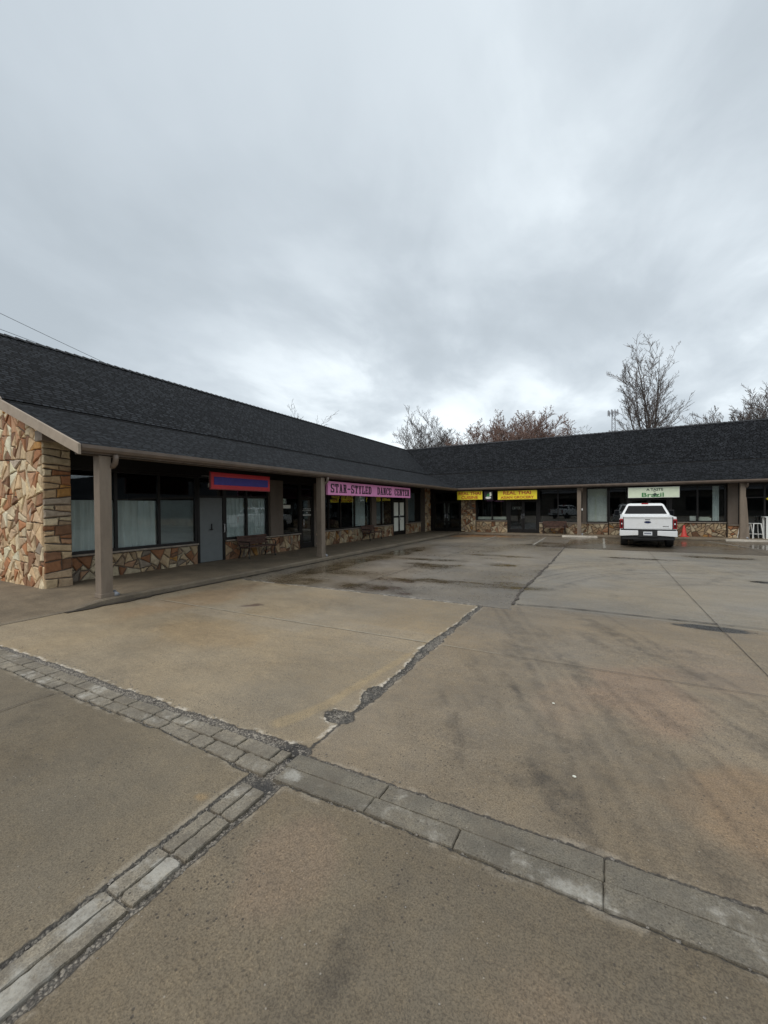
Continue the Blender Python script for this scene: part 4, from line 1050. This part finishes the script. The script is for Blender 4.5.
# ------------------------------------------------------------------ small things on the rear walk
cn = thing('traffic_cone', 'orange red traffic cone beside the pickup truck', 'cone', (3.42, 23.0, .1))
m_ = MB(); m_.loft([[(r_*math.cos(q), r_*math.sin(q), zz) for q in np.linspace(0, 2*math.pi, 17)[:-1]] for r_, zz in ((.135,.03),(.12,.05),(.035,.52),(.025,.54),(.0,.54))]); m_.build('cone_body', M['cone'], cn, smooth=True)
m_ = MB(); m_.box(-.17,.17,-.17,.17,0,.032); m_.build('cone_base', M['cone'], cn, .01)
def stool(loc, label):
    s_ = thing('bar_stool', label, 'stool', loc, .2, 'white metal stools')
    m_ = MB(); m_.box(-.15,.15,-.15,.15,.64,.67); m_.build('seat', M['white'], s_, .012)
    for a in (-1, 1):
        for b in (-1, 1):
            m_ = MB(); m_.tube([(a*.13,b*.13,.645),(a*.2,b*.2,0)], [.02,.017], 6); m_.build('leg', M['white'], s_)
    m_ = MB(); 
    for a, b in (((-.178,-.178),(.178,-.178)),((.178,-.178),(.178,.178)),((.178,.178),(-.178,.178)),((-.178,.178),(-.178,-.178))): m_.tube([(a[0],a[1],.2),(b[0],b[1],.2)], .010, 6)
    m_.build('footrest', M['white'], s_)
    return s_
st1 = stool((5.93,22.95,.1), 'white metal stool standing right of the right porch post')
st2 = copy_tree(st1); st2.location = (5.62,23.06,.1); st2['label'] = 'white metal stool mostly hidden behind the right porch post'
tb = thing('high_table', 'white high table cut off by the right edge of the photo', 'table', (6.60,22.95,.1))
m_ = MB(); m_.box(-.42,.42,-.27,.27,.92,.955); m_.build('tabletop', M['white'], tb, .008)
for a in (-.36, .36):
    for b in (-.22, .22):
        m_ = MB(); m_.box(a-.03,a+.03,b-.03,b+.03,0,.92); m_.build('leg', M['white'], tb, .004)
def wheel_stop(x0, x1, y, label):
    m_ = MB(); n = 14
    m_.loft([[(x0+(x1-x0)*i/n, y-.09, .004), (x0+(x1-x0)*i/n, y-.055+.006*math.sin(i*3), .105), (x0+(x1-x0)*i/n, y+.055, .105+.004*math.sin(i*5)), (x0+(x1-x0)*i/n, y+.09, .004)] for i in range(n+1)])
    return tag(m_.build('wheel_stop', M['stop'], None, .012), label, 'wheel stop', 'concrete wheel stops')
wheel_stop(-1.74, -.14, 22.08, 'pale concrete wheel stop in front of the middle porch post')
wheel_stop(4.72, 6.5, 22.08, 'pale concrete wheel stop in front of the right porch post')

# ------------------------------------------------------------------ pickup truck (metres, scaled into modelling units)
tk = thing('pickup_truck', 'white crew cab pickup truck parked facing the rear shops, seen from behind', 'pickup truck', (1.52, 17.56, 0))
tk.scale = (.889,)*3; tk.rotation_euler = (0, 0, R(-2.2))
def arch(yc, zc, r_, n=12, a0=0, a1=180): return [(yc+r_*math.cos(R(a0+(a1-a0)*i/n)), zc+r_*math.sin(R(a0+(a1-a0)*i/n))) for i in range(n+1)]
def sideprism(mb, poly, x0, x1, c=None): mb.prism(poly, lambda a, b, d: (d, a, b), x0, x1, c)
RA, FA, ZR = 1.22, 4.92, .41
bed = MB()
bedpoly = [(.02,.62),(RA-.50,.56)] + list(reversed(arch(RA, ZR+.03, .475, 12, 12, 168))) + [(1.82,.50),(1.82,1.33),(.02,1.31)]
for sx_ in (-1, 1):
    a, b = sorted((sx_*.985, sx_*.845)); sideprism(bed, bedpoly, a, b)
bed.box(-.84,.84,.06,1.80,.80,.84); bed.box(-.84,.84,1.76,1.815,.845,1.31)
bed.build('bed', M['truck'], tk, .028, seg=3)
cab = MB()
cabpoly = [(1.84,.50),(FA-.52,.46)]+list(reversed(arch(FA, ZR+.03, .475, 12, 10, 170)))+[(FA+.55,.48),(5.72,.50),(5.86,.62),(5.88,1.08),(5.78,1.26),(4.4,1.36),(1.84,1.34)]
sideprism(cab, cabpoly, -.985, .985)
def ring(z, hw, y0, y1): return [(-hw,y0,z),(hw,y0,z),(hw,y1,z),(-hw,y1,z)]
cab.loft([ring(1.335,.93,1.86,4.30), ring(1.40,.915,1.885,4.18), ring(1.80,.725,2.05,3.42), ring(1.865,.665,2.16,3.20), ring(1.885,.58,2.32,3.05)])
cab.build('body', M['truck'], tk, .03, seg=3)
tg = MB(); tg.box(-.84,.84,-.005,.055,.79,1.285); tg.box(-.84,.84,-.03,.055,1.27,1.325)
tg = tg.build('tailgate', M['truck'], tk, .012, seg=3)
m_ = MB(); m_.box(-.80,.80,-.010,.0,.845,.865); m_.box(-.80,.80,-.010,.0,1.225,1.245); m_.build('crease', M['truck'], tg, .004)
m_ = MB(); m_.prism([(.125*math.cos(q), .05*math.sin(q)) for q in np.linspace(0, 2*math.pi, 25)[:-1]], lambda p, q, d: (p, d, 1.09+q), -.014, -.004); m_.build('emblem_rim', M['chrome'], tg)
m_ = MB(); m_.prism([(.112*math.cos(q), .041*math.sin(q)) for q in np.linspace(0, 2*math.pi, 25)[:-1]], lambda p, q, d: (p, d, 1.09+q), -.018, -.0145); m_.build('emblem', M['emblem'], tg)
m_ = MB(); m_.box(-.09,.09,-.009,-.004,1.175,1.205); m_.build('handle', M['trim'], tg)
for sx_ in (-1, 1):
    m_ = MB(); a, b = sorted((sx_*.872, sx_*.992)); m_.box(a, b, -.022, .10, .82, 1.22); tl = m_.build('taillight', M['lamp'], tk, .012, seg=3)
    m_ = MB(); a, b = sorted((sx_*.892, sx_*.972)); m_.box(a, b, -.030, -.018, .86, 1.17); m_.build('lens', M['lampdark'], tl, .006)
    m_ = MB(); a, b = sorted((sx_*.90, sx_*.945)); m_.box(a, b, -.034, -.026, .99, 1.05); m_.build('reverse_lamp', M['plate'], tl, .004)
bp = MB()
for sx_ in (-1, 1):
    a, b = sorted((sx_*.33, sx_*1.0)); bp.prism([(a,.74),(b,.74),(b,.50 if sx_ > 0 else .54),(a,.54 if sx_ > 0 else .50)], lambda p, q, d: (p, d, q), -.14, .06)
bp = bp.build('rear_bumper', M['truck'], tk, .02, seg=3)
m_ = MB(); m_.box(-.345,.345,-.125,.05,.47,.735); m_.box(-.96,.96,-.10,.04,.742,.785); m_.box(-.92,.92,-.06,.3,.36,.50); m_.build('bumper_step', M['trim'], bp, .01)
m_ = MB(); m_.box(-.155,.155,-.135,-.124,.545,.70); lp = m_.build('license_plate', M['plate'], bp, .004)
m_ = MB()
for i in range(6): m_.box(-.115+i*.04, -.115+i*.04+.026, -.139, -.134, .60, .655)
m_.build('plate_marks', M['emblem'], lp)
rw = MB()   # rear window on the sloping cab back
def cabpt(x, t_, off=.006):   # t 0..1 up the back slope
    y = 1.885+(2.05-1.885)*t_; z_ = 1.40+.40*t_; return (x, y-off, z_)
def hwid(t_): return .915+(.725-.915)*t_
rw.add([cabpt(-(hwid(.0)-.10),.0), cabpt(hwid(.0)-.10,.0), cabpt(hwid(.93)-.09,.93), cabpt(-(hwid(.93)-.09),.93)]+[cabpt(-(hwid(.0)-.10),.0,-.02), cabpt(hwid(.0)-.10,.0,-.02), cabpt(hwid(.93)-.09,.93,-.02), cabpt(-(hwid(.93)-.09),.93,-.02)],
       [(0,1,2,3),(7,6,5,4),(0,4,5,1),(1,5,6,2),(2,6,7,3),(3,7,4,0)])
rw.build('rear_window', M['carglass'], tk)
m_ = MB(); m_.box(-.13,.13,2.11,2.22,1.845,1.885); m_.build('brake_lamp', M['lamp'], tk, .006)
for sx_ in (-1, 1):   # side windows and windscreen
    for ya, yb, yc, yd_ in ((2.05,2.92,2.86,2.22),(3.0,4.02,3.36,2.94)):
        def sp(y, t_, o_): return (sx_*(hwid(t_)+o_), y, 1.40+.40*t_)
        q = [sp(ya,.04,.006), sp(yb,.04,.006), sp(yc,.90,.006), sp(yd_,.90,.006)]; q2 = [(p[0]-sx_*.03, p[1], p[2]) for p in q]
        m_ = MB(); m_.add(q+q2, [(0,1,2,3),(7,6,5,4),(0,4,5,1),(1,5,6,2),(2,6,7,3),(3,7,4,0)]); m_.build('side_window', M['carglass'], tk)
def wsp(x, t_, o_): return (x, 4.18+(3.42-4.18)*t_+o_, 1.40+.40*t_+o_*.6)
q = [wsp(-.83,.04,.006), wsp(.83,.04,.006), wsp(.65,.95,.006), wsp(-.65,.95,.006)]; q2 = [(p[0], p[1]-.03, p[2]-.02) for p in q]
m_ = MB(); m_.add(q+q2, [(0,1,2,3),(7,6,5,4),(0,4,5,1),(1,5,6,2),(2,6,7,3),(3,7,4,0)]); m_.build('windscreen', M['carglass'], tk)
for sx_ in (-1, 1):
    m_ = MB(); a, b = sorted((sx_*1.02, sx_*1.24)); m_.box(a, b, 3.62, 3.74, 1.28, 1.56); m_.tube([(sx_*.93,3.72,1.38),(sx_*1.05,3.70,1.38)], .03, 8)
    mi = m_.build('side_mirror', M['trim'], tk, .025, seg=3)
    m_ = MB(); a, b = sorted((sx_*1.045, sx_*1.215)); m_.box(a, b, 3.612, 3.622, 1.31, 1.53); m_.build('mirror_glass', M['carglass'], mi)
for sx_ in (-1, 1):
    m_ = MB()
    for y in (2.02, 2.98, 4.12):
        a, b = sorted((sx_*.9855, sx_*.9885)); m_.box(a, b, y-.004, y+.004, .62, 1.33)
    a, b = sorted((sx_*.9855, sx_*.9885)); m_.box(a, b, 1.99, 4.15, .60, .615); m_.build('door_seam', M['trim'], tk)
    for y in (2.84, 3.92):
        m_ = MB(); a, b = sorted((sx_*.985, sx_*1.02)); m_.box(a, b, y-.09, y+.05, 1.10, 1.135); m_.build('door_handle', M['truck'], tk, .01)
m_ = MB(); m_.box(-.868,-.845,-.003,.06,.80,1.30); m_.box(.845,.868,-.003,.06,.80,1.30); m_.build('tailgate_seam', M['trim'], tk)
m_ = MB(); m_.box(.52,.72,-.009,-.004,.90,.935); m_.build('badge', M['chrome'], tg)
m_ = MB(); m_.box(-.80,.80,.25,5.5,.34,.60); m_.box(-.5,.5,.05,.3,.30,.44); m_.tube([(-.75,RA,ZR),(.75,RA,ZR)], .09, 10); m_.tube([(.55,.1,.33),(.55,1.0,.35)], .04, 8); m_.build('undercarriage', M['trim'], tk)
def wheel(x, y):
    sgn = 1 if x > 0 else -1
    m_ = MB(); pr_ = [(-.13,.34),(-.14,.385),(-.11,.41),(.11,.41),(.14,.385),(.13,.34)]
    m_.loft([[(x+d, y+r_*math.cos(q), ZR+r_*math.sin(q)) for q in np.linspace(0, 2*math.pi, 33)[:-1]] for d, r_ in [(-.13,.25)]+pr_+[(.13,.25)]])
    w = m_.build('wheel', M['rubber'], tk)
    m_ = MB(); m_.loft([[(x+sgn*d, y+r_*math.cos(q), ZR+r_*math.sin(q)) for q in np.linspace(0, 2*math.pi, 33)[:-1]] for d, r_ in ((.05,.25),(.12,.25),(.125,.235),(.09,.20),(.10,.05),(.11,.0))])
    m_.build('rim', M['chrome'], w)
for x in (-.83, .83):
    for y in (RA, FA): wheel(x, y)
m_ = MB(); m_.box(-.72,.72,5.86,5.905,.72,1.16); m_.build('grille', M['trim'], tk, .01)
for sx_ in (-1, 1):
    m_ = MB(); a, b = sorted((sx_*.73, sx_*.965)); m_.box(a, b, 5.72, 5.895, .86, 1.16); m_.build('headlight', M['plate'], tk, .015)

t2 = copy_tree(tk); t2.location = (-5.0, -7.5, 0); t2.rotation_euler = (0, 0, R(205)); t2['label'] = 'white pickup truck parked behind the viewer, mirrored in the windows left of the middle post'
# ------------------------------------------------------------------ trees
def tree(name, label, base, top, spread, seed, stems=5, red=False, depth=4, fan=.7, rad=.2, gap_at=.18, buds=0, dens=1.0, tw_min=.014, slim=False, lmin=.62):
    lo_f = .38 if slim else .16
    r_ = random.Random(seed)
    root = thing(name, label, 'tree', base)
    tr, tw, bd = MB(), MB(), MB()
    H = top
    def grow(p, d, L, r0, lev):
        n = max(3, 8-lev*2 if lev < 3 else 3); pts = [p]; q = p.copy(); dd = d.copy(); dirs = [d]
        for i in range(n):
            k_ = .03+.055*lev
            dd = (dd + Vector((r_.gauss(0,k_), r_.gauss(0,k_), .06+.05*r_.random()))).normalized()
            q = q + dd*(L/n); pts.append(q.copy()); dirs.append(dd.copy())
        r1 = r0*(.10 if lev < depth else .4)
        rr = [max(tw_min, r0+(r1-r0)*(i/n)**.8) for i in range(n+1)]
        (tr if lev <= 1 else tw).tube(pts, rr, 7 if lev <= 1 else (4 if lev == 2 else 3), cap=False)
        if buds and lev >= depth-1:
            for _ in range(buds):
                c = pts[r_.randrange(1, len(pts))]; s_ = .02+.035*r_.random(); a = r_.random()*6.3
                bd.add([c+Vector((s_*math.cos(a), s_*math.sin(a), 0)), c+Vector((0,0,s_*1.4)), c-Vector((s_*math.cos(a), s_*math.sin(a), .3*s_))], [(0,1,2)])
        if lev >= depth: return
        k = int((9, 12, 8, 6, 4)[min(lev, 4)]*dens*(.75+.5*r_.random()))
        for j in range(k):
            f_ = (lo_f if lev <= 1 else .16)+(.98-(lo_f if lev <= 1 else .16))*(j+r_.random())/k; ii = min(n-1, int(f_*n)); st = pts[ii].lerp(pts[ii+1], f_*n-ii); dv = dirs[ii+1]
            ax = Matrix.Rotation(r_.random()*6.283, 3, dv) @ dv.orthogonal().normalized()
            ang = fan*(.7+.7*r_.random()); nd = dv*math.cos(ang)+ax*math.sin(ang); nd.z += .10; nd.normalize()
            grow(st, nd, L*((.22+.22*r_.random()) if lev <= 1 and slim else (.30+.26*r_.random()))*(1.12-.55*f_), (r0+(r1-r0)*f_)*(.5+.15*r_.random()), lev+1)
    # a short bole that forks into the stems
    hb = H*gap_at
    tr.tube([(0,0,-.2),(0,0,hb*.5),(0.05,0,hb)], [rad*1.5, rad*1.2, rad*1.05], 10)
    for s_ in range(stems):
        a = 6.283*s_/stems+r_.random()*.8; tilt = spread*(.4+.8*r_.random()) if s_ else .04
        d = Vector((math.sin(tilt)*math.cos(a), math.sin(tilt)*math.sin(a), math.cos(tilt)))
        L = (H-hb)*(1.0 if s_ == 0 else lmin+(1.0-lmin)*.9*r_.random())
        grow(Vector((0,0,hb*.9)), d, L, rad*(.8 if s_ == 0 else .55+.2*r_.random()), 1)
    # fit the height to what stands in the photo
    zmax = max(v[2] for v in tr.v+tw.v); k = H/zmax
    for mb in (tr, tw, bd): mb.v = [(x*1.0, y*1.0, z_*k) for x, y, z_ in mb.v]
    tr.build('trunk', M['bark'], root, smooth=True); cr = tw.build('crown', M['redtwig'] if red else M['twig'], root)
    if buds and bd.f: bd.build('buds', M['bud'], root)
    return root
gt = 'bare trees behind the shops'
tree('bare_tree', 'tallest bare tree with several upright dark stems behind the rear roof', (4.1,45,0), 18.7, .115, 14, stems=9, fan=.58, rad=.24, dens=.86, slim=True)['group'] = gt
tree('bare_tree', 'bare grey tree behind the inner roof corner, left of the reddish tree', (-16.4,42,0), 13.1, .42, 17, stems=16, fan=.62, rad=.15, dens=1.0, tw_min=.012, lmin=.75)['group'] = gt
tree('bare_tree', 'spreading reddish brown budding tree over the rear roof', (-7.4,40,0), 10.9, .8, 23, stems=34, red=True, fan=.75, rad=.11, buds=1, dens=1.15, tw_min=.013, lmin=.92)['group'] = gt
tree('bare_tree', 'bare tree furthest right behind the rear roof, cut by the photo edge', (14.6,50,0), 13.6, .2, 31, stems=14, fan=.6, rad=.12, dens=1.0)['group'] = gt
tree('bare_tree', 'fine twigged bare tree between the tallest tree and the right photo edge', (11.6,50,0), 13.5, .2, 36, stems=14, fan=.6, rad=.12, dens=1.0)['group'] = gt
tree('bare_tree', 'small lone treetop peeking over the long left roof', (-32.2,40,0), 14.5, .16, 44, stems=4, fan=.6, rad=.2, dens=.7)['group'] = gt
tree('bare_tree', 'faint low treetop just left of the far mast', (-4.6,60,0), 12.9, .3, 52, stems=6, fan=.7, rad=.18, dens=.6)['group'] = gt

# ------------------------------------------------------------------ far mast and overhead cables
mt = thing('antenna_mast', 'distant steel antenna mast left of the tallest bare tree', 'mast', (2.87,120,0))
m_ = MB()
for k in range(3):
    a = 2*math.pi*k/3; m_.tube([(.75*math.cos(a),.75*math.sin(a),0),(.45*math.cos(a),.45*math.sin(a),26.6)], .10, 5)
for i in range(26):
    f0 = i/26; f1 = (i+1)/26
    for k in range(3):
        a, b = 2*math.pi*k/3, 2*math.pi*(k+1)/3; r0, r1 = .75-.3*f0, .75-.3*f1
        m_.tube([(r0*math.cos(a),r0*math.sin(a),26.6*f0),(r1*math.cos(b),r1*math.sin(b),26.6*f1)], .05, 4)
m_.build('lattice', M['steel'], mt)
for zz, rr in ((25.8,1.15),(20.6,.95)):
    m_ = MB()
    for k in range(9):
        a = 2*math.pi*k/9+.2; x, y = rr*math.cos(a), rr*math.sin(a); m_.box(x-.10,x+.10,y-.08,y+.08,zz-.7,zz+.7)
    for k in range(3):
        a = 2*math.pi*k/3; m_.tube([(0,0,zz),(rr*math.cos(a+.2),rr*math.sin(a+.2),zz)], .06, 4)
    m_.tube([(rr*math.cos(q), rr*math.sin(q), zz) for q in np.linspace(0, 2*math.pi, 19)], .06, 4); m_.build('antenna_array', M['steel'], mt)
def cable(p0, p1, sag, label):
    m_ = MB(); m_.tube([Vector(p0).lerp(Vector(p1), t_)-Vector((0,0,sag*4*t_*(1-t_))) for t_ in np.linspace(0, 1, 41)], .013, 5)
    return tag(m_.build('overhead_cable', M['wire']), label, 'cable', 'overhead cables at the left')
cable((-28,-8,16.33), (-28,26,9.03), .6, 'upper thin black cable crossing the sky at the left photo edge')
cable((-28,-8,13.6), (-28,26,9.9), .5, 'lower thin black cable crossing the sky at the left photo edge')

# ------------------------------------------------------------------ the shops across the lot (mirrored in the windows)
ob = thing('storefront_building', 'long brown building across the lot, mirrored in the rear shop windows', 'building', (0,-26,0))
m_ = MB(); m_.box(-60,34,-10,0,0,4.2); m_.build('wall', M['far'], ob)
m_ = MB(); m_.prism([(.8,3.7),(-5,6.6),(-11,3.7)], lambda a, b, d: (d, a, b), -61, 35); m_.build('roof', M['farroof'], ob)
for x in range(-55, 32, 6):
    m_ = MB(); m_.box(x, x+3.6, .01, .06, .8, 2.8); m_.build('window', M['carglass'], ob)

# ------------------------------------------------------------------ scale the whole place to metres
for o in list(scene.objects):
    if o.parent is None:
        o.location = o.location*S; o.scale = o.scale*S

# ------------------------------------------------------------------ sky, sun, camera
wt = NT(world.node_tree); world.node_tree.nodes.clear()
out = wt.n('ShaderNodeOutputWorld')
SUN_EL, SUN_AZ = 52, 205        # degrees; azimuth from +Y towards +X
sky = wt.n('ShaderNodeTexSky', {'sky_type': 'NISHITA', 'sun_disc': False, 'sun_elevation': R(SUN_EL), 'sun_rotation': R(SUN_AZ), 'dust_density': 3.0, 'air_density': 1.0})
dr_ = wt.n('ShaderNodeTexCoord').outputs['Generated']
sp_ = wt.n('ShaderNodeSeparateXYZ', Vector=dr_)
zc = wt.math('ADD', wt.math('MAXIMUM', sp_.outputs[2], 0.0), .22)
cl = wt.n('ShaderNodeCombineXYZ', X=wt.math('DIVIDE', sp_.outputs[0], zc), Y=wt.math('DIVIDE', sp_.outputs[1], zc)).outputs[0]
c1 = wt.noise(wt.mapping(cl, (1, 1, 1), loc=(3.1, 1.7, 0)), .75, 8, .52, .35)
c2 = wt.noise(wt.mapping(cl, (1.3, .8, 1), rot=(0,0,.6), loc=(7.3, 2.2, 0)), 2.1, 7, .55, .3)
c3 = wt.noise(wt.mapping(cl, loc=(1.3, 8.2, 0)), .33, 3, .5)
mixn = wt.math('ADD', wt.math('MULTIPLY', c1, .55), wt.math('ADD', wt.math('MULTIPLY', c2, .2), wt.math('MULTIPLY', c3, .25)))
hz = wt.math('ADD', wt.step(sp_.outputs[2], .0, .5, 1, 0), wt.step(sp_.outputs[2], .55, .95, 0, .45))
side = wt.math('ADD', wt.math('MULTIPLY', sp_.outputs[0], .5), wt.math('MULTIPLY', sp_.outputs[1], .25))
F0 = Vector((-math.sin(R(28.7)), math.cos(R(28.7)), 0)); RR = Vector((math.cos(R(28.7)), math.sin(R(28.7)), 0))
def lobe(u, v, k, a):     # thinner cloud with the light behind it
    d_ = (F0 + RR*((u-384)/396) + Vector((0,0,1))*((508-v)/396)).normalized()
    dp = wt.n('ShaderNodeVectorMath', {'operation': 'DOT_PRODUCT'}, i0=dr_, i1=tuple(d_)).outputs['Value']
    return wt.math('MULTIPLY', wt.math('POWER', wt.math('MAXIMUM', dp, 0.0), k), a)
thin = wt.math('ADD', wt.math('ADD', lobe(320, 370, 18, .40), lobe(560, 400, 10, .08)), wt.math('ADD', lobe(720, 300, 9, .22), lobe(230, 190, 10, -.26)))
thin = wt.math('MULTIPLY', thin, wt.step(c2, .3, .62, .35, 1.35))
lum = wt.math('ADD', wt.math('ADD', thin, wt.step(mixn, .38, .62)), wt.math('ADD', wt.math('MULTIPLY', hz, .42), wt.math('MULTIPLY', side, .35)))
cr = wt.n('ShaderNodeValToRGB', Fac=wt.math('MULTIPLY', lum, .62))
els = cr.color_ramp.elements
els[0].position = 0.0; els[0].color = (.40, .45, .49, 1)
els[1].position = 1.0; els[1].color = (.86, .93, .97, 1)
e = els.new(.35); e.color = (.48, .535, .58, 1)
e = els.new(.65); e.color = (.59, .65, .695, 1)
SKY = 0.1
cloud = wt.mix(1.0, cr.outputs[0], (1/SKY, 1/SKY, 1/SKY), 'MULTIPLY')
full = wt.mix(.93, sky.outputs[0], cloud)
bg = wt.n('ShaderNodeBackground', Color=full, Strength=SKY)
wt.t.links.new(bg.outputs[0], out.inputs[0])

sun = bpy.data.lights.new('sun', 'SUN'); sun.energy = 1.45; sun.angle = R(50); sun.color = (1, .965, .92)
so = bpy.data.objects.new('sun', sun); col.objects.link(so)
d = Vector((math.sin(R(SUN_AZ))*math.cos(R(SUN_EL)), math.cos(R(SUN_AZ))*math.cos(R(SUN_EL)), math.sin(R(SUN_EL))))
so.rotation_euler = (-d).to_track_quat('-Z', 'Y').to_euler()

cam = bpy.data.cameras.new('camera'); co_ = bpy.data.objects.new('camera', cam); col.objects.link(co_)
yaw, pitch, roll = R(28.7), R(-.65), R(.52)
F = Vector((-math.sin(yaw)*math.cos(pitch), math.cos(yaw)*math.cos(pitch), math.sin(pitch)))
R0 = Vector((math.cos(yaw), math.sin(yaw), 0)); U0 = R0.cross(F)
Rv = R0*math.cos(roll)-U0*math.sin(roll); Uv = U0*math.cos(roll)+R0*math.sin(roll)
co_.matrix_world = Matrix(((Rv.x, Uv.x, -F.x, 0), (Rv.y, Uv.y, -F.y, 0), (Rv.z, Uv.z, -F.z, 1.6*S), (0, 0, 0, 1)))
cam.sensor_fit = 'VERTICAL'; cam.sensor_height = 36; cam.lens = 36*396/1024
cam.clip_end = 4000; cam.clip_start = .05
scene.camera = co_
scene.render.resolution_x, scene.render.resolution_y = 768, 1024
vs_ = scene.view_settings; vs_.view_transform = 'Standard'; vs_.look = 'None'; vs_.exposure = .36; vs_.gamma = 1; vs_.use_curve_mapping = False
scene.cycles.max_bounces = 8; scene.cycles.transparent_max_bounces = 12
scene.cycles.use_denoising = True
